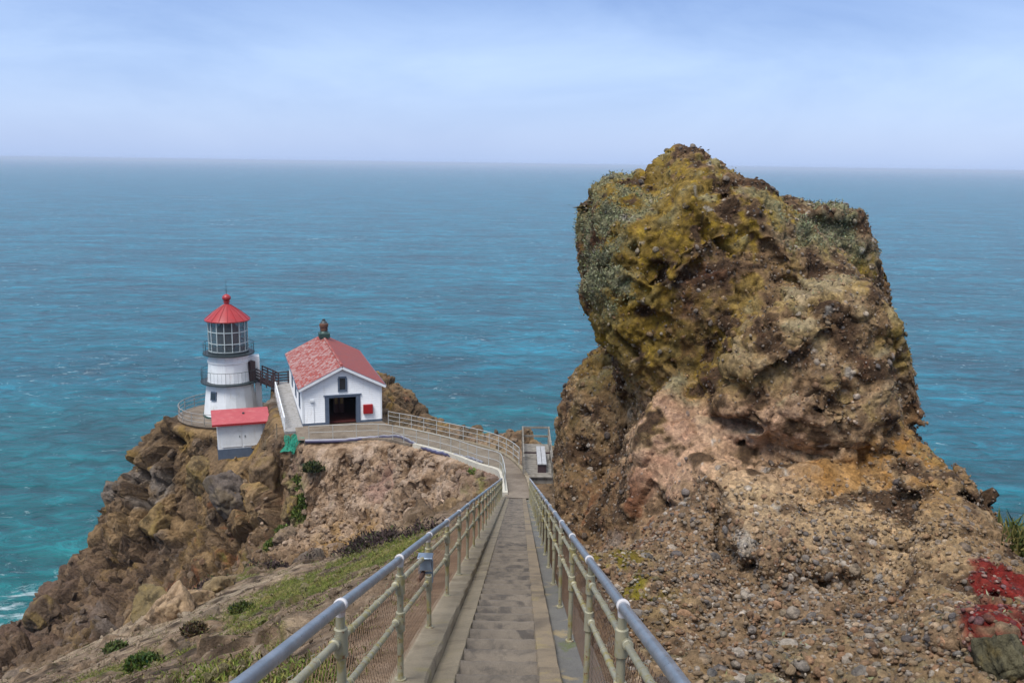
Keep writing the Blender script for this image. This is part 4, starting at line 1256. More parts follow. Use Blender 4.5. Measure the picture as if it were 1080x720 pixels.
def shrub(name, label, p, rad, n, c0, group=None, size=0.12, cat='shrub', hgt=0.6):
    z = ground(p[0], p[1])
    root = empty(name, (p[0], p[1], z))
    tag(root, label, cat, group)
    u = RNG.normal(size=(n, 3)); u /= np.linalg.norm(u, axis=1)[:, None]
    rr_ = RNG.random(n) ** 0.4
    lump = 1 + 0.35 * fbm(u + p[0], 0.6, 2)
    q_ = u * (rr_ * lump * rad)[:, None]
    q_[:, 2] = np.abs(q_[:, 2]) * hgt
    cc = np.asarray(c0)[None] * RNG.uniform(0.5, 1.6, (n, 1)) + RNG.normal(0, 0.008, (n, 3))
    leaves('foliage', q_, size, np.clip(cc, 0.005, 1), MT['leaf'], root, 0.3, 2.2)
    s = MB()
    for k in range(7):
        a = k * 0.9
        s.tube([(0, 0, -0.15), (math.cos(a) * rad * .3, math.sin(a) * rad * .3, rad * .2 * hgt), (math.cos(a) * rad * .75, math.sin(a) * rad * .75, rad * .45 * hgt)], [0.02, 0.014, 0.006], 5)
    s.build('stem', MT['dark_wood'], root)
    return root
shrub('low_shrub', 'dark green low shrub at the bottom edge of the sandy slope', hit(152, 706), 0.5, 2600, (0.055, 0.085, 0.02))
shrub('low_shrub', 'brownish low shrub in the middle of the sandy slope left of the railing', hit(205, 668), 0.4, 1500, (0.075, 0.055, 0.03))
shrub('low_shrub', 'small green shrub farthest left on the sandy slope', hit(121, 686), 0.45, 1200, (0.07, 0.09, 0.03))
shrub('low_shrub', 'dark round shrub beside the green turf left of the railing', hit(255, 645), 0.38, 1800, (0.06, 0.075, 0.022))
shrub('low_shrub', 'dark leafy shrub on the tan bank below the green netting', hit(332, 498), 0.8, 1800, (0.045, 0.055, 0.022), size=0.26)
def grass_clump(name, label, p, rad, n, c0, size, z=None):
    root = empty(name, (p[0], p[1], p[2])); tag(root, label, 'grass clump')
    q_ = RNG.normal(0, 1, (n, 3)) * np.array([rad, rad, rad * .15])
    cc = np.asarray(c0)[None] * RNG.uniform(0.5, 1.6, (n, 1))
    cc = cc + (RNG.random((n, 1)) < 0.3) * np.array([[0.12, 0.08, 0.03]])
    leaves('blades', q_, size, cc, MT['leaf'], root, 0.9, 9)
    return root
grass_clump('grass_clump', 'tall green grass clump on the crag edge at the far right', U(1074, 585, 11.6), 0.22, 1100, (0.060, 0.072, 0.020), 0.30)
# a little earth shoulder under it is part of the crag

# ------------------------------------------------------------------ loose boulders
def boulder(label, px_, py_, d, size, c0, seed, sq=(1, 1, 1), yel=0.3, group=None):
    bm = __import__('bmesh').new()
    __import__('bmesh').ops.create_icosphere(bm, subdivisions=5, radius=1.0)
    v = np.array([q.co[:] for q in bm.verts], np.float32)
    fcs = np.array([[q.index for q in f_.verts] for f_ in bm.faces], np.int32)
    bm.free()
    off = seed * 13.7
    rs_ = np.random.default_rng(seed)
    pn = rs_.normal(size=(17, 3)); pn /= np.linalg.norm(pn, axis=1)[:, None]
    r_ = np.clip((rs_.uniform(.62, 1.0, (17, 1)) / np.maximum(pn @ v.T, 0.05)).min(0), .4, 1.25)
    r_ = r_ + 0.10 * fbm(v + off, 0.8, 5) + 0.10 * crag(v + off, 0.6, .9, .5, .06) + 0.04 * crag(v + off, 0.22, .8, .3, .1)
    p = v * r_[:, None] * np.asarray(sq) * size
    a = seed * 1.3
    p = p @ np.array([[math.cos(a), math.sin(a), 0], [-math.sin(a), math.cos(a), 0], [0, 0, 1]])
    n_a = fbm(v + off, 0.8, 4); n_b = fbm(v + off + 9, 0.3, 3)
    cc = np.tile(np.asarray(c0)[None], (len(v), 1))
    cc = mixv(cc, (0.27, 0.185, 0.05), sstep(0.0, 0.3, n_a) * yel * 2)
    cc = mixv(cc, np.asarray(c0) * 0.45, sstep(0.1, 0.35, -n_a - 0.3 * n_b))
    cc = mixv(cc, np.asarray(c0) * 1.4, sstep(0.1, 0.4, n_b) * 0.5)
    q_ = hit(px_, py_ + 0.35 * size / d * 1000) if d > 9 else HR(px_, py_)
    z = q_[2] + 0.1 * size
    o = np_mesh('boulder', p, tris=fcs, mat=MT['boulder'], col=cc, loc=(q_[0], q_[1], z))
    tag(o, label, 'boulder', group)
    return o
BR = (0.20, 0.145, 0.10)
boulder('yellow lichened boulder on the green bank below the netting, upper of two', 308, 532, 65.3, 0.85, (0.21, 0.145, 0.07), 1, (0.8, 0.9, 1.2), 0.5)
boulder('grey brown boulder on the green bank, lower of two', 301, 563, 63.3, 0.85, (0.20, 0.145, 0.10), 2, (0.85, 0.9, 1.25), 0.1)
boulder('brown boulder in the cliff below the left shed wall', 214, 494, 73.5, 1.45, (0.16, 0.11, 0.055), 3, (1.0, 0.9, 1.05), 0.2)
boulder('large dark grey boulder in the brown cliff below the shed', 245, 512, 71.0, 2.0, (0.125, 0.10, 0.085), 4, (1.05, 0.9, 1.0), 0.1)
boulder('tall brown boulder below the right corner of the shed', 276, 498, 71.3, 1.4, (0.18, 0.12, 0.07), 5, (0.8, 0.9, 1.4), 0.15)
boulder('pale yellow leaning boulder low in the cliff face', 168, 545, 72.0, 1.8, (0.20, 0.135, 0.062), 6, (1.3, 0.8, 1.1), 0.2)
boulder('dark knob of rock on the far left cliff edge above the surf', 48, 650, 78.5, 1.3, (0.11, 0.075, 0.05), 7, (1, 1, 1.2), 0.2)
boulder('smooth cream boulder at the cliff foot between olive and small cream boulders', 182, 638, 41.0, 1.15, (0.34, 0.235, 0.145), 8, (0.85, 0.8, 1.1), 0.05)
boulder('olive brown boulder left of the smooth cream boulder at the cliff foot', 160, 634, 42.2, 1.25, (0.17, 0.125, 0.06), 9, (1.2, 0.8, 0.9), 0.12)
boulder('low flat cream boulder right of the smooth cream one at the cliff foot', 206, 630, 41.5, 0.85, (0.32, 0.22, 0.13), 10, (1.2, 0.8, 0.8), 0.15)
boulder('ochre boulder half sunk where the grassy slope meets the cliff foot', 233, 613, 44.0, 0.85, (0.23, 0.165, 0.09), 11, (1.2, 0.9, 0.7), 0.15)
boulder('mossy boulder at the bottom right corner under the red lichen', 1060, 700, 6.55, 0.26, (0.12, 0.105, 0.06), 13, (1.1, 0.8, 0.8), 0.2)
# ------------------------------------------------------------------ railings
def arr(p): return np.asarray(p, float)
def mesh_wires(mb, pts, up0, up1, cell, r):
    """two families of slanting wires on the upright sheet over the line pts"""
    pts = np.asarray(pts, float)
    seg = np.linalg.norm(np.diff(pts, axis=0), axis=1)
    cum = np.concatenate([[0], np.cumsum(seg)])
    H = up1 - up0
    at = lambda s: np.array([np.interp(s, cum, pts[:, k]) for k in range(3)])
    tri = [(math.cos(a) * r, math.sin(a) * r) for a in (0.3, 2.4, 4.5)]
    for s0 in np.arange(-H, cum[-1], cell):
        for sgn in (1, -1):
            a, b, ha, hb = s0, s0 + H, up0, up1
            if a < 0: ha += -a; a = 0
            if b > cum[-1]: hb -= b - cum[-1]; b = cum[-1]
            if b - a < 0.02: continue
            if sgn < 0: ha, hb = up1 - (ha - up0), up0 + (up1 - hb)
            P, Q = at(a) + (0, 0, ha), at(b) + (0, 0, hb)
            d = Q - P; d /= np.linalg.norm(d)
            s = np.cross(d, (0, 0, 1)); s /= np.linalg.norm(s); u = np.cross(s, d)
            off = s * 0.0022 * sgn
            vs = [P + s * i + u * j + off for i, j in tri] + [Q + s * i + u * j + off for i, j in tri]
            mb.add(vs, [(0, 1, 4, 3), (1, 2, 5, 4), (2, 0, 3, 5)])
def stair_railing(label, xo, out_, base_dz, ds, d_a, d_b, seed):
    p = lambda d, h, dx=0.0: (AX * d + xo + dx, d, zst(d) + h)
    t = empty('stair_railing', p(ds[0], base_dz)); tag(t, label, 'railing', 'pipe railings beside the stairs')
    rr = random.Random(seed)
    TOP, R2, R3 = 1.0, 0.81, 0.53
    line = np.arange(d_a, d_b + 0.01, 1.0)
    wob = {round(d, 2): rr.gauss(0, 0.004) for d in line}
    for nm, h, r, mt in (('top_rail', TOP, 0.027, 'top_rail'), ('middle_rail', R2, 0.019, 'rail'), ('lower_rail', R3, 0.019, 'rail')):
        s = MB()
        s.tube([p(d, h + wob[round(d, 2)], out_ * (0.0 if nm == 'top_rail' else 0.022)) for d in line], r, 12)
        if nm != 'top_rail':                       # wire ties and sleeves
            for d in np.arange(max(d_a, 2.0), min(d_b, 26), 0.42):
                d += rr.uniform(-.08, .08)
                c = p(d, h, out_ * 0.022)
                s.tube([p(d - 0.006, h, out_ * 0.022), p(d + 0.006, h, out_ * 0.022)], r + 0.004, 8)
                e = Vector(c) + Vector((out_ * 0.02, 0.0, 0.03))
                s.tube([e, e + Vector((-out_ * rr.uniform(.01, .05), rr.uniform(-.02, .02), rr.uniform(.0, .04)))], 0.002, 4)
        s.build(nm, MT[mt], t, auto=45, world=True)
    for d in ds:
        s = MB()
        b = Vector(p(d, base_dz - 0.05)); 
        lean = Vector((rr.gauss(0, .006), rr.gauss(0, .008), 0))
        topv = Vector(p(d, TOP - 0.02))
        q = lambda h: b + (topv - b) * ((h - base_dz + .05) / (TOP - .02 - base_dz + .05)) + lean * h
        s.tube([q(base_dz - .05), q(TOP - 0.03)], 0.0225, 12)
        for h in (R2, R3):                          # tee fittings round the rails
            s.tube([q(h - 0.075), q(h - 0.07), q(h + 0.07), q(h + 0.075)], [0.026, 0.033, 0.033, 0.026], 12)
            c = Vector(p(d, h, out_ * 0.022))
            sl = (Vector(p(d + .1, h, out_ * .022)) - c).normalized()
            s.tube([c - sl * 0.085, c - sl * 0.08, c + sl * 0.08, c + sl * 0.085], [0.021, 0.027, 0.027, 0.021], 12)
        s.tube([q(base_dz), q(base_dz + 0.02)], 0.040, 12)
        po = s.build('post', MT['rail'], t, auto=45, world=True)
        k = MB()
        c = Vector(p(d, TOP)); sl = (Vector(p(d + .1, TOP)) - c).normalized()
        k.tube([c - sl * .024, c - sl * .02, c + sl * .02, c + sl * .024], [0.029, 0.033, 0.033, 0.029], 14)
        k.tube([q(TOP - .075), q(TOP - .02)], [0.021, 0.025], 12)
        ko = k.build('coupling', MT['coupling'], po, auto=45)
        for v in ko.data.vertices: v.co -= t.location
    s = MB()
    mesh_wires(s, [p(d, 0, out_ * 0.046) for d in np.arange(max(d_a, 0.5), d_b + .01, 0.5)], base_dz + 0.03, R2 + 0.03, 0.085, 0.0017)
    s.build('wire_mesh', MT['wire'], t, world=True)
    return t
LD = [4.15 + 2.1 * i for i in range(-1, 19)] + [43.6]
RD = [4.25 + 2.1 * i for i in range(-1, 19)] + [43.9]
stair_railing('pipe railing on the raised kerb left of the stairs', -0.83, -1, 0.07, LD, -1.0, 44.0, 1)
stair_railing('pipe railing right of the stairs next to the crag', 0.51, 1, -0.07, RD, -1.0, 44.0, 2)

def path_railing(label, pts, hgt, spacing, n_rails, mesh=True, r=0.022, mat='thin_rail', group=None, cell=0.14, name='path_railing'):
    pts = np.asarray(pts, float)
    seg = np.linalg.norm(np.diff(pts, axis=0), axis=1); cum = np.concatenate([[0], np.cumsum(seg)])
    at = lambda s: Vector([np.interp(s, cum, pts[:, k]) for k in range(3)])
    t = empty(name, tuple(pts[0])); tag(t, label, 'railing', group)
    n = max(2, int(round(cum[-1] / spacing)) + 1)
    ss = np.linspace(0, cum[-1], n)
    for k in range(n_rails):
        h = hgt * (k + 1) / n_rails if n_rails > 1 else hgt
        s = MB(); s.tube([at(q) + Vector((0, 0, h)) for q in np.linspace(0, cum[-1], max(8, n * 2))], r if k == n_rails - 1 else r * .8, 8)
        s.build('top_rail' if k == n_rails - 1 else 'middle_rail', MT[mat], t, world=True, auto=50)
    for q in ss:
        s = MB(); s.tube([at(q) + Vector((0, 0, -.1)), at(q) + Vector((0, 0, hgt))], r * 1.05, 8)
        s.build('post', MT[mat], t, world=True, auto=50)
    if mesh:
        s = MB(); mesh_wires(s, pts, 0.06, hgt - 0.04, cell, 0.0028); s.build('wire_mesh', MT['rail'], t, world=True)
    return t
near_e = [p + (0, 0, 0.10) for p in EL[3:89]]
far_e = [p + (0, 0, 0.08) for p in ER[22:87]]
path_railing('thin mesh railing along the near edge of the curved path', near_e, 0.98, 1.7, 2)
path_railing('thin grey railing along the seaward edge of the curved path', far_e, 1.0, 1.9, 3, cell=0.2)

# ------------------------------------------------------------------ small lamp housing on the left railing
d = 8.0
lp = (AX * d - 0.83, d, zst(d) + 0.70)
t = empty('floodlight', lp); t.scale = (.8, .8, .8); tag(t, 'small blue grey floodlight clamped to the lower rail of the left railing', 'floodlight')
s = MB().add([(-0.07, -0.06, 0.02), (0.075, -0.05, 0.02), (0.075, 0.07, 0.02), (-0.07, 0.07, 0.02), (-0.055, -0.045, 0.155), (0.065, -0.035, 0.15), (0.065, 0.055, 0.15), (-0.055, 0.055, 0.155)],
             [(0, 3, 2, 1), (4, 5, 6, 7), (0, 1, 5, 4), (1, 2, 6, 5), (2, 3, 7, 6), (3, 0, 4, 7)])
s.box((0.0, 0.0, 0.165), (0.17, 0.16, 0.02), bev=0.006)
s.build('housing', MT['box_grey'], t)
s = MB().bar((0.08, 0.0, 0.12), (0.08, 0.0, -0.14), 0.012, 0.05).bar((-0.075, 0.0, 0.10), (-0.075, 0.0, -0.02), 0.012, 0.05).box((0, 0, -0.03), (0.16, 0.05, 0.012))
s.build('bracket', MT['box_grey'], t)
s = MB().tube([(-0.06, -0.14, -0.055), (-0.02, 0.0, -0.03)], 0.028, 12)
s.build('conduit', MT['rust_iron'], t, auto=40)

# ------------------------------------------------------------------ platform with a bench
MT['old_wood'] = painted('old_brown_grey_wood', (0.25, 0.225, 0.19), (0.15, 0.13, 0.105), 0.85, 4, dirt=(0.09, 0.075, 0.05), dscale=2)
bz = -16.62
t = empty('timber_platform', (1.5, 52, bz)); tag(t, 'weathered grey timber platform with post and rail sides beside the path bend', 'platform')
s = MB()
for k in range(17): s.box((0.0, -2.9 + k * 0.36, 0.02), (1.55, 0.335, 0.06))
s.box((0, 0, -0.35), (1.5, 5.9, 0.6))
s.build('deck', MT['old_wood'], t)
for (x, y) in ((-.78, -2.9), (-.78, 0.0), (-.78, 2.95), (.78, -2.9), (.78, 0.0), (.78, 2.95)):
    MB().box((x, y, 0.4), (0.11, 0.11, 1.5), bev=.01).build('post', MT['old_wood'], t)
for x in (-.78, .78):
    for h in (0.55, 1.08):
        MB().bar((x, -2.9, h), (x, 2.95, h), 0.06, 0.11).build('side_rail', MT['old_wood'], t)
for h in (0.55, 1.08):
    MB().bar((-.78, 2.99, h), (.78, 2.99, h), 0.06, 0.11).build('end_rail', MT['old_wood'], t)
MB().bar((-.78, -0.2, 0.50), (.78, -0.2, 0.50), 0.05, 0.09).build('cross_rail', MT['dark_wood'], t)
s = MB()
mesh_wires(s, [(1.5 - .80, 49.1, bz), (1.5 - .80, 54.9, bz)], 0.08, 1.05, 0.12, 0.003)
s.build('wire_mesh', MT['rail'], t, world=True)
t = empty('bench', (1.86, 51.2, bz + 0.05)); tag(t, 'pale plank bench standing on the timber platform', 'bench')
MB().box((0, -0.01, 0.5), (0.24, 3.3, 0.06), bev=.01).box((-0.26, -0.01, 0.5), (0.24, 3.3, 0.06), bev=.01).build('seat', MT['bench_wood'], t)
MB().box((-.13, -1.55, 0.235), (0.46, 0.08, 0.47)).build('leg', MT['dark_wood'], t)
MB().box((-.13, 0.0, 0.235), (0.46, 0.08, 0.47)).build('leg', MT['dark_wood'], t)
MB().box((-.13, 1.5, 0.235), (0.46, 0.08, 0.47)).build('leg', MT['dark_wood'], t)

# ------------------------------------------------------------------ fog signal house
W_, LN = H_W, H_LEN
EV, RG = 2.92, 4.42
house = empty('signal_house', (H_L[0], H_L[1], H_Z), H_ROT)
tag(house, 'white clapboard gabled house with worn red shingle roof and dark open doorway', 'house')
rl = lambda x: EV + (RG - EV) * (1 - abs(x - W_ / 2) / (W_ / 2))
dx0, dx1, dh = 1.70, 4.42, 2.22
wx0, wx1, wz0, wz1 = 2.78, 3.36, 2.62, 3.66
s = MB()
th = 0.22
def col_piece(x0, x1, z0, top=None):
    if top is None:
        poly = [(x0, z0), (x1, z0), (x1, rl(x1))]
        if x0 < W_ / 2 < x1: poly.append((W_ / 2, RG))
        poly.append((x0, rl(x0)))
    else: poly = [(x0, z0), (x1, z0), (x1, top), (x0, top)]
    s.prism(poly, 0, th)
col_piece(0, dx0, 0); col_piece(dx0, wx0, dh); col_piece(wx0, wx1, dh, wz0); col_piece(wx0, wx1, wz1); col_piece(wx1, dx1, dh); col_piece(dx1, W_, 0)
# side walls with three window openings on the left, back gable
wys = [(1.9, 2.75), (5.6, 6.45), (9.4, 10.25)]
wzl, wzh = 0.95, 2.3
y0 = th
for a, b in wys:
    s.box((0.1, (y0 + a) / 2, EV / 2), (0.2, a - y0, EV))
    s.box((0.1, (a + b) / 2, wzl / 2), (0.2, b - a, wzl))
    s.box((0.1, (a + b) / 2, (wzh + EV) / 2), (0.2, b - a, EV - wzh))
    y0 = b
s.box((0.1, (y0 + LN - .2) / 2, EV / 2), (0.2, LN - .2 - y0, EV))
s.box((W_ - 0.1, LN / 2, EV / 2), (0.2, LN - 2 * th, EV))
s.prism([(0, 0), (W_, 0), (W_, EV), (W_ / 2, RG), (0, EV)], LN - .2, LN)
s.build('wall', MT['clapboard'], house)
s = MB()
for x0, x1 in ((0, dx0), (dx1, W_)): s.box(((x0 + x1) / 2, -0.012, 0.07), (x1 - x0 + .03, 0.03, 0.18))
s.box((-0.012, LN / 2, 0.07), (0.03, LN, 0.18))
s.build('plinth', MT['trim'], house)
MB().box((0.055, -0.012, 1.55), (0.12, 0.03, 2.72)).box((-.012, 0.07, 1.55), (0.03, 0.12, 2.72)).build('corner_board', MT['white'], house)
MB().box((W_ - 0.055, -0.012, 1.55), (0.12, 0.03, 2.72)).build('corner_board', MT['white'], house)
# doorway: deep slate jambs, head, dark room with a red floor
fr = MB()
fr.box((dx0 + .16, 0.20, dh / 2), (0.31, 0.5, dh)).box((dx1 - .16, 0.20, dh / 2), (0.31, 0.5, dh)).box(((dx0 + dx1) / 2, 0.20, dh - .07), (dx1 - dx0 - .64, 0.495, 0.13))
fr.box(((dx0 + dx1) / 2, -0.055, dh + .05), (dx1 - dx0 + .2, 0.06, 0.09))
fr.build('door_frame', MT['trim'], house)
rm = MB()
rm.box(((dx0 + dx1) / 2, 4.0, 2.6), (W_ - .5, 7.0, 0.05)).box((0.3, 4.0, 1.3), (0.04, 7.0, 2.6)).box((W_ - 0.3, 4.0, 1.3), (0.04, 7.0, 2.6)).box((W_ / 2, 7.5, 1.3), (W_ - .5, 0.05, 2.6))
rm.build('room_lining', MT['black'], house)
MB().box((W_ / 2, 3.9, 0.02), (W_ - .7, 7.2, 0.05)).build('floor', MT['floor_red'], house)
for xx in (2.92, 3.36):
    o = MB().box((xx, 3.2, 1.05), (0.40, 0.08, 2.0), bev=.01).build('inner_door', MT['floor_red'], house)
    MB().box((xx, 3.145, 1.15), (0.24, 0.02, 0.75)).build('pane', MT['amber'], o)  # amber colour stands in for the light of lit windows
o = MB()
for (a, b, c_, e) in ((wx0 - .02, wx1 + .02, wz1 - .06, wz1 + .06), (wx0 - .06, wx1 + .06, wz0 - .08, wz0 + .05)): o.box(((a + b) / 2, -0.02, (c_ + e) / 2), (b - a, 0.1, e - c_))
for x in (wx0, wx1): o.box((x, -0.02, (wz0 + wz1) / 2), (0.13, 0.1, wz1 - wz0 - .13))
wf_ = o.build('gable_window', MT['trim'], house)
MB().box(((wx0 + wx1) / 2, 0.08, (wz0 + wz1) / 2), (wx1 - wx0, 0.02, wz1 - wz0)).build('pane', MT['glass'], wf_)
for a, b in wys:
    o = MB()
    for z in (wzl, wzh): o.box((-0.015, (a + b) / 2, z), (0.09, b - a + .22, 0.1))
    for y in (a, b): o.box((-0.015, y, (wzl + wzh) / 2), (0.085, 0.1, wzh - wzl - .1))
    o.box((0.02, (a + b) / 2, (wzl + wzh) / 2), (0.05, b - a - .1, 0.05))
    ob = o.build('window', MT['trim'], house)
    MB().box((0.09, (a + b) / 2, (wzl + wzh) / 2), (0.02, b - a, wzh - wzl)).build('pane', MT['glass'], ob)
# roof: origin on the ridge line so the two slopes can weather differently
sl = (RG - EV) / (W_ / 2)
ov, rk = 0.30, 0.32
rf = MB()
for sg in (-1, 1):
    e = W_ / 2 + ov
    nseg = 14
    vs, fs = [], []
    for k in range(nseg + 1):
        y = -rk + (LN + 2 * rk) * k / nseg
        sag = -0.05 * math.sin(math.pi * k / nseg)
        vs += [(0, y, RG + 0.14 + sag), (sg * e, y, RG + 0.14 - sl * e + sag * .6), (sg * e, y, RG + 0.03 - sl * e + sag * .6), (0, y, RG + 0.03 + sag)]
    for k in range(nseg):
        for j in range(4):
            fs.append((k*4+j, k*4+(j+1) % 4, (k+1)*4+(j+1) % 4, (k+1)*4+j))
    fs += [(0, 1, 2, 3), tuple(nseg*4+j for j in (3, 2, 1, 0))]
    rf.add(vs, fs)
roof = rf.build('roof', MT['shingles'], house)
roof.location = (W_ / 2, 0, 0)
s = MB()
for sg in (-1, 1): s.bar((0, 0.2, RG + 0.17), (0, 0.2, RG + .17) if False else (0, LN, RG + 0.13), 0.2, 0.05) if sg > 0 else None
s.build('ridge_cap', MT['shingles'], roof)
s = MB()
for sg in (-1, 1):
    e = W_ / 2 + ov - .03
    s.bar((sg * 0.02, -rk - 0.02, RG + 0.035), (sg * e, -rk - 0.02, RG + 0.035 - sl * e), 0.04, 0.19)
s.build('rake_board', MT['white'], roof)
s = MB()
for sg in (-1, 1):
    e = W_ / 2 + ov
    s.bar((sg * (e + .02), -rk, RG + .06 - sl * e), (sg * (e + .02), LN + rk, RG + .06 - sl * e), 0.05, 0.12)
    s.bar((sg * 0.02, -rk - .01, RG + .155), (sg * e, -rk - .01, RG + .155 - sl * e), 0.06, 0.035)
s.build('eaves_trim', MT['trim'], roof)
vt = MB().box((0, 12.6, RG + 0.32), (0.95, 0.95, 0.45), bev=.04).lathe([(0.42, 0.54), (0.30, 0.72)], 20, (0, 12.6, RG)).build('ventilator', MT['green_iron'], roof, auto=40)
MB().lathe([(0.30, 0.70), (0.34, 0.74), (0.34, 1.05), (0.40, 1.10), (0.40, 1.32), (0.30, 1.42)], 20, (0, 12.6, RG)).build('drum', MT['rust_iron'], vt, auto=40)
MB().lathe([(0.31, 1.41), (0.24, 1.55), (0.14, 1.62), (0.13, 1.75), (0.05, 1.80)], 20, (0, 12.6, RG)).build('cap', MT['dark'], vt, auto=40)
s = MB().box((0.72, -0.07, 1.95), (0.30, 0.14, 0.22), bev=.02).tube([(0.85, -.03, 1.86), (0.85, -.03, 0.2)], 0.02, 8)
s.build('junction_box', MT['white'], house)
rb = empty('red_box', tuple(H_L + hx * 5.0) + (H_Z + 0.68,), H_ROT); tag(rb, 'square red box mounted on the white gable wall right of the doorway', 'box')
MB().box((0, -0.10, 0.37), (0.74, 0.20, 0.74), bev=.02).build('case', MT['sign'], rb)
MB().box((0, -0.212, 0.37), (0.64, 0.02, 0.64), bev=.008).build('lid', MT['sign'], rb)

# ------------------------------------------------------------------ lighthouse (local -Y looks at the viewer)
lr = math.atan2(-LH[0], LH[1]); lr = math.atan2(24.95, 81.9)
lh = empty('lighthouse', tuple(LH), lr)
tag(lh, 'white sixteen sided lighthouse with red conical roof and two dark galleries', 'lighthouse')
NS = 16
tw = MB().lathe([(2.42, -0.1), (2.40, 0.12), (2.36, 0.14), (2.02, 2.95)], NS, ph=.5)
lower = tw.build('lower_tower', MT['white'], lh)
MB().lathe([(2.44, -.1), (2.43, .16), (2.38, .17)], NS, ph=.5).build('plinth', MT['green_iron'], lh)
g1 = MB().lathe([(2.02, 2.90), (2.30, 2.98), (2.47, 2.99), (2.47, 3.10), (1.5, 3.11)], 32).build('lower_gallery', MT['dark'], lh, auto=35)
MB().lathe([(1.96, 3.0), (1.92, 3.2), (1.80, 4.75), (1.86, 4.80), (1.86, 4.92), (1.79, 4.95), (1.76, 5.35), (1.88, 5.45)], NS, ph=.5).build('upper_tower', MT['white'], lh)
g2 = MB().lathe([(1.80, 5.40), (2.05, 5.46), (2.20, 5.50), (2.20, 5.62), (1.3, 5.63)], 32).build('upper_gallery', MT['dark'], lh, auto=35)
def ring_rail(par, r, z, h, nb, rails, a0=0.0, a1=2 * math.pi):
    s = MB()
    n = 48
    for k in rails:
        s.tube([(r * math.cos(a0 + (a1 - a0) * i / n), r * math.sin(a0 + (a1 - a0) * i / n), z + h * k) for i in range(n + 1)], 0.020 if k == 1 else .012, 6, cap=False)
    for i in range(nb):
        a = a0 + (a1 - a0) * i / nb
        s.tube([(r * math.cos(a), r * math.sin(a), z), (r * math.cos(a), r * math.sin(a), z + h)], 0.016 if i % 4 == 0 else 0.008, 5)
    s.build('gallery_railing', MT['dark'], par)
ring_rail(g1, 2.42, 3.1, 1.05, 44, (0.12, 1.0))
ring_rail(g2, 2.15, 5.6, 0.85, 28, (0.35, 0.65, 1.0))
MB().lathe([(1.72, 5.6), (1.72, 5.78), (1.68, 5.80)], NS, ph=.5).build('parapet', MT['dark'], lh)
# lantern: glass drum, white bars, the lens inside
gm_, t_, b_ = new_mat('lantern_glass')
b_.inputs['Base Color'].default_value = (0.10, 0.13, 0.15, 1)
b_.inputs['Roughness'].default_value = 0.05
b_.inputs['Alpha'].default_value = 0.55
lan = MB().lathe([(1.66, 5.78), (1.66, 8.46)], NS, ph=.5, cap=False).build('lantern_pane', gm_, lh)
s = MB()
for k in range(NS):
    a = 2 * math.pi * (k + .5) / NS
    s.bar((1.68 * math.cos(a), 1.68 * math.sin(a), 5.78), (1.68 * math.cos(a), 1.68 * math.sin(a), 8.48), 0.07, 0.07, up=(math.cos(a), math.sin(a), 0))
for z in (5.83, 6.55, 7.55, 8.44):
    for k in range(NS):
        a, b = 2 * math.pi * (k + .5) / NS, 2 * math.pi * (k + 1.5) / NS
        s.bar((1.68 * math.cos(a), 1.68 * math.sin(a), z), (1.68 * math.cos(b), 1.68 * math.sin(b), z), 0.062, 0.065)
s.build('glazing_bars', painted('pale_grey_glazing_bar', (0.50, 0.56, 0.56), (0.42, 0.48, 0.48)), lan)
MB().lathe([(0.5, 5.65), (0.55, 6.2), (0.95, 6.4), (1.05, 7.2), (0.9, 7.8), (0.5, 8.2)], 24).build('lens', MT['rust_iron'], lan, auto=40)
MB().lathe([(0.28, 5.6), (0.28, 8.4)], 12).build('lens_pillar', MT['dark'], lan)
rf = MB().lathe([(1.70, 8.47), (1.93, 8.45), (1.95, 8.53), (1.90, 8.58), (1.2, 9.18), (0.30, 9.80), (0.24, 9.86)], NS * 2, ph=.5)
for k in range(NS):
    a = 2 * math.pi * k / NS
    c_, q_ = math.cos(a), math.sin(a)
    rf.tube([(1.91 * c_, 1.91 * q_, 8.60), (1.2 * c_, 1.2 * q_, 9.20), (0.30 * c_, 0.30 * q_, 9.82)], 0.028, 6)
rfo = rf.build('roof', MT['red'], lh, auto=50)
MB().lathe([(0.24, 9.84), (0.22, 10.0), (0.28, 10.02), (0.28, 10.10), (0.22, 10.14), (0.36, 10.30), (0.38, 10.42), (0.34, 10.55), (0.20, 10.68), (0.06, 10.74)], 20).build('ventilator_ball', MT['red'], rfo, auto=50)
MB().tube([(0, 0, 10.7), (0, 0, 12.0)], [0.028, 0.012], 6).build('lightning_rod', MT['dark'], rfo)
# lower window, entry porch on the bridge side
wm = MB().box((0, -0.03, 0), (0.62, 0.14, 0.78)).build('window_frame', MT['trim'], lh)
aw = math.atan2(-1.55, -1.35)
wm.location = (2.10 * math.cos(aw), 2.10 * math.sin(aw), 2.05); wm.rotation_euler = (R(-7), 0, aw + math.pi / 2)
MB().box((0, -0.115, 0), (0.46, 0.02, 0.6)).build('pane', MT['glass'], wm)
MB().box((2.10, 0.15, 4.15), (0.95, 1.1, 2.06), bev=.02).build('porch', MT['white'], lh)
do = MB().box((1.74, -0.63, 3.98), (0.5, 0.9, 1.75), rz=R(35)).build('door', MT['dark_wood'], lh)
MB().box((2.42, 0.3, 1.3), (0.55, 1.2, 2.9)).build('stair_wing', MT['white'], lh)

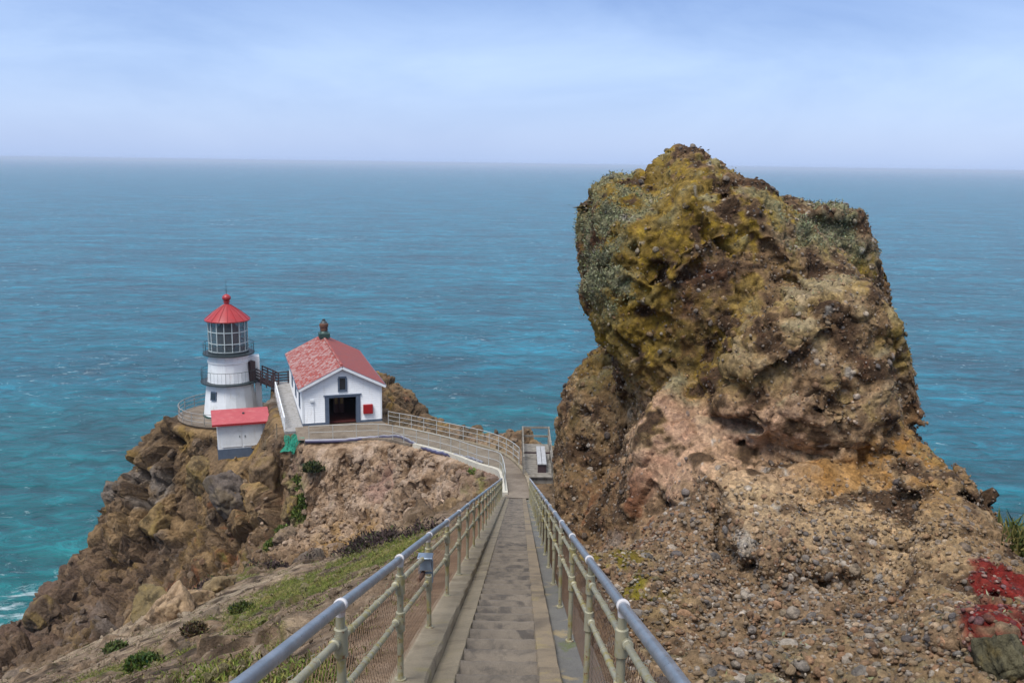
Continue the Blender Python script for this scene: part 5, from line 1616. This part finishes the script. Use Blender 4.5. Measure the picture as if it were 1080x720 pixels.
# bridge from the gallery to the ramp
bs = Vector((LH[0] + 2.5 * math.cos(lr), LH[1] + 2.5 * math.sin(lr), LH[2] + 3.0))
be = Vector(HP(-1.3, 12.9, 0.24))
t = empty('footbridge', tuple(bs)); tag(t, 'dark timber footbridge joining the lighthouse gallery to the house ramp', 'footbridge')
dr_ = (be - bs); dr_.z = 0; ln = dr_.length; dn = dr_.normalized(); sd = Vector((-dn.y, dn.x, 0))
s = MB()
npl = 12
for k in range(npl):
    c_ = bs + (be - bs) * ((k + .5) / npl)
    s.bar(c_ - sd * .6, c_ + sd * .6, ln / npl * .92, 0.06)
s.build('deck', MT['dark_wood'], t, world=True)
for sg in (-1, 1):
    for h in (0.25, 0.55, 0.80, 1.08):
        MB().bar(bs + sd * .62 * sg + Vector((0, 0, h)), be + sd * .62 * sg + Vector((0, 0, h)), 0.05, 0.11).build('side_rail', MT['dark_wood'], t, world=True)
    for k in range(4):
        c_ = bs + (be - bs) * (k / 3) + sd * .62 * sg
        MB().bar(c_ + Vector((0, 0, -.2)), c_ + Vector((0, 0, 1.15)), 0.1).build('post', MT['dark_wood'], t, world=True)
# dark rail at the head of the ramp and the white rail down its side
t = empty('ramp_railing', HP(-1.45, -0.6, 0)); tag(t, 'white board railing down the outer side of the ramp beside the house', 'railing')
MB().bar(HP(-1.40, -0.6, 0.85), HP(-1.40, 10.8, 1.02), 0.10, 0.20).build('hand_board', MT['white'], t, world=True)
for k in range(8):
    y = -0.5 + k * 1.6
    MB().bar(HP(-1.41, y, -0.3), HP(-1.41, y, 0.83 + 0.016 * y), 0.09).build('post', MT['white'], t, world=True)
t = empty('landing_railing', HP(-1.45, 11.2, 0.2)); tag(t, 'dark slatted timber railing at the head of the ramp by the house corner', 'railing')
for h in (0.3, 0.55, 0.8, 1.05):
    MB().bar(HP(-1.42, 10.9, 0.2 + h), HP(-1.42, 12.2, 0.2 + h), 0.05, 0.10).build('slat', MT['dark_wood'], t, world=True)
    MB().bar(HP(-1.42, 13.7, 0.22 + h), HP(0.2, 13.95, 0.22 + h), 0.05, 0.10).build('slat', MT['dark_wood'], t, world=True)
for (a_, b_) in ((-1.42, 10.9), (-1.42, 12.2), (-1.42, 13.72), (-.1, 13.9)):
    MB().bar(HP(a_, b_, -.2), HP(a_, b_, 1.36), 0.1).build('post', MT['dark_wood'], t, world=True)
# terrace railing
arc = [(LH[0] + 4.45 * math.cos(a), LH[1] + 4.45 * math.sin(a), LH[2] + 0.0) for a in np.linspace(R(118), R(292), 40)]
path_railing('grey three rail fence curving round the lighthouse terrace edge', arc, 1.05, 1.3, 3, mesh=False, r=0.032, mat='grey_wood', name='terrace_railing')

# ------------------------------------------------------------------ shed
sh = empty('shed', tuple(SH), SH_ROT); tag(sh, 'small white shed with flat faded red roof and slate blue base', 'shed')
w2, d2 = 1.88, 1.25
MB().box((0, 0, 0.20), (2 * w2 + .06, 2 * d2 + .06, 1.1)).build('base', MT['trim'], sh)
MB().prism([(-d2, 0.74), (d2, 0.74), (d2, 3.12), (-d2, 2.82)], -w2, w2).build('wall', MT['white'], sh)
o = sh.children[-1]
for v in o.data.vertices: v.co = Vector((v.co.y, v.co.x, v.co.z))
o.data.flip_normals()
for x in (-0.80, 0.86):
    dd_ = MB().box((x, -d2 - .02, 1.80), (1.52, 0.05, 1.84), bev=.012)
    dd_.box((x, -d2 - .045, 2.60), (1.5, 0.03, 0.08)).box((x, -d2 - .045, 0.95), (1.5, 0.03, 0.08))
    do = dd_.build('door', MT['white'], sh)
    MB().box((x + (0.62 if x < 0 else -.62), -d2 - .075, 1.75), (0.05, 0.05, 0.16)).build('handle', MT['dark'], do)
rf = MB().add([(-w2 - .4, -d2 - .38, 2.80), (w2 + .4, -d2 - .38, 2.80), (w2 + .4, d2 + .35, 3.20), (-w2 - .4, d2 + .35, 3.20), (-w2 - .4, -d2 - .38, 2.94), (w2 + .4, -d2 - .38, 2.94), (w2 + .4, d2 + .35, 3.34), (-w2 - .4, d2 + .35, 3.34)],
              [(0, 3, 2, 1), (4, 5, 6, 7), (0, 1, 5, 4), (1, 2, 6, 5), (2, 3, 7, 6), (3, 0, 4, 7)])
ro = rf.build('roof', MT['shed_roof'], sh)
MB().add([(-w2 - .41, -d2 - .4, 2.77), (w2 + .41, -d2 - .4, 2.77), (w2 + .41, -d2 - .4, 2.93), (-w2 - .41, -d2 - .4, 2.93), (-w2 - .41, -d2 - .384, 2.77), (w2 + .41, -d2 - .384, 2.77), (w2 + .41, -d2 - .384, 2.93), (-w2 - .41, -d2 - .384, 2.93)],
         [(0, 1, 2, 3), (7, 6, 5, 4), (0, 4, 5, 1), (2, 6, 7, 3), (1, 5, 6, 2), (3, 7, 4, 0)]).build('fascia', MT['red'], ro)
MB().lathe([(0.07, 3.05), (0.07, 3.22), (0.11, 3.24), (0.09, 3.30), (0.02, 3.32)], 12, (0.25, 0.35, 0.0)).build('vent', MT['dark'], ro, auto=40)

# ------------------------------------------------------------------ netting, pipe, stakes
q0 = hit(309, 471); q0[2] = ground(q0[0], q0[1])
t = empty('netting', tuple(q0)); tag(t, 'heap of bright green netting on the ground at the end of the path railing', 'netting')
s = MB()
gn = 13
gp = np.zeros((gn, gn, 3))
for i in range(gn):
    for j in range(gn):
        x, y = (i / (gn - 1) - .5) * 1.5, (j / (gn - 1) - .5) * 1.9
        gp[i, j] = (x, y, 0)
nz = fbm(gp.reshape(-1, 3) + 5, 0.7, 3).reshape(gn, gn)
for i in range(gn):
    for j in range(gn):
        x, y = gp[i, j, :2]
        X_, Y_ = q0[0] + x + nz[i, j] * .35, q0[1] + y - nz[j, i] * .35
        gp[i, j] = (X_, Y_, np.clip(ground(X_, Y_), q0[2] - 0.5, q0[2] + 0.3) + 0.12 + 0.55 * max(0, nz[i, j] + .35) * (1 - .5 * abs(x)))
for i in range(gn):
    s.tube([tuple(p) for p in gp[i]], 0.035, 5); s.tube([tuple(p) for p in gp[:, i]], 0.035, 5)
for i in range(gn - 1):
    s.tube([tuple(gp[i, k]) if k % 2 == 0 else tuple(gp[i + 1, k]) for k in range(gn)], 0.025, 4)
s.build('net', MT['net'], t, world=True)
pp = [V(322, 465.5, -20.05), V(350, 465, -20.0), V(385, 464, -19.95), V(412, 462.5, -19.7), V(421, 463.2, -19.6), V(428, 468.5, -19.6), V(437, 474.5, -19.5), V(456, 480, -19.0), V(478, 484.5, -18.45), V(497, 489, -17.95), V(509, 493.5, -17.6)]
pp = catmull(pp, 60)
pp = [(p[0], p[1], max(p[2], ground(p[0], p[1]) + 0.10)) for p in pp]
t = empty('drain_pipe', pp[0]); tag(t, 'long dark violet pipe with a painted sky highlight, along the bank below the path', 'pipe')
MB().tube(pp, 0.13, 12).build('barrel', MT['pipe'], t, auto=60, world=True)
MB().tube([(p[0], p[1] + .01, p[2] + 0.085) for p in pp], 0.075, 10).build('sky_highlight', MT['pipe_highlight'], t, auto=60, world=True)  # added pale tube: the sky's reflection on the pipe, as colour
for (a_, b_, d_, l_) in ((292, 465, 74.0, 'thin ochre stake standing between the shed and the ramp'),):
    q_ = hit(a_, b_); z_ = ground(q_[0], q_[1])
    t = empty('stake', (q_[0], q_[1], z_)); tag(t, l_, 'stake')
    MB().tube([(0, 0, -.2), (0.02, 0, 1.1)], 0.045, 8).build('shaft', MT['strip'], t, auto=50)
    MB().tube([(0.02, 0, 1.08), (0.02, 0, 1.12)], 0.06, 8).build('cap', MT['rust_iron'], t, auto=50)

# ------------------------------------------------------------------ sea air
hm = bpy.data.materials.new('sea_haze'); hm.use_nodes = True
hn = hm.node_tree; hn.nodes.clear()
ho = N(hn, 'ShaderNodeOutputMaterial'); hv = N(hn, 'ShaderNodeVolumePrincipled')
hv.inputs['Color'].default_value = (0.70, 0.82, 1.0, 1)
hv.inputs['Density'].default_value = 0.000085
hn.links.new(hv.outputs[0], ho.inputs['Volume'])
s = MB().box((0, 29000, -37), (122000, 64000, 82))
hz = s.build('haze', hm); hz['kind'] = 'stuff'
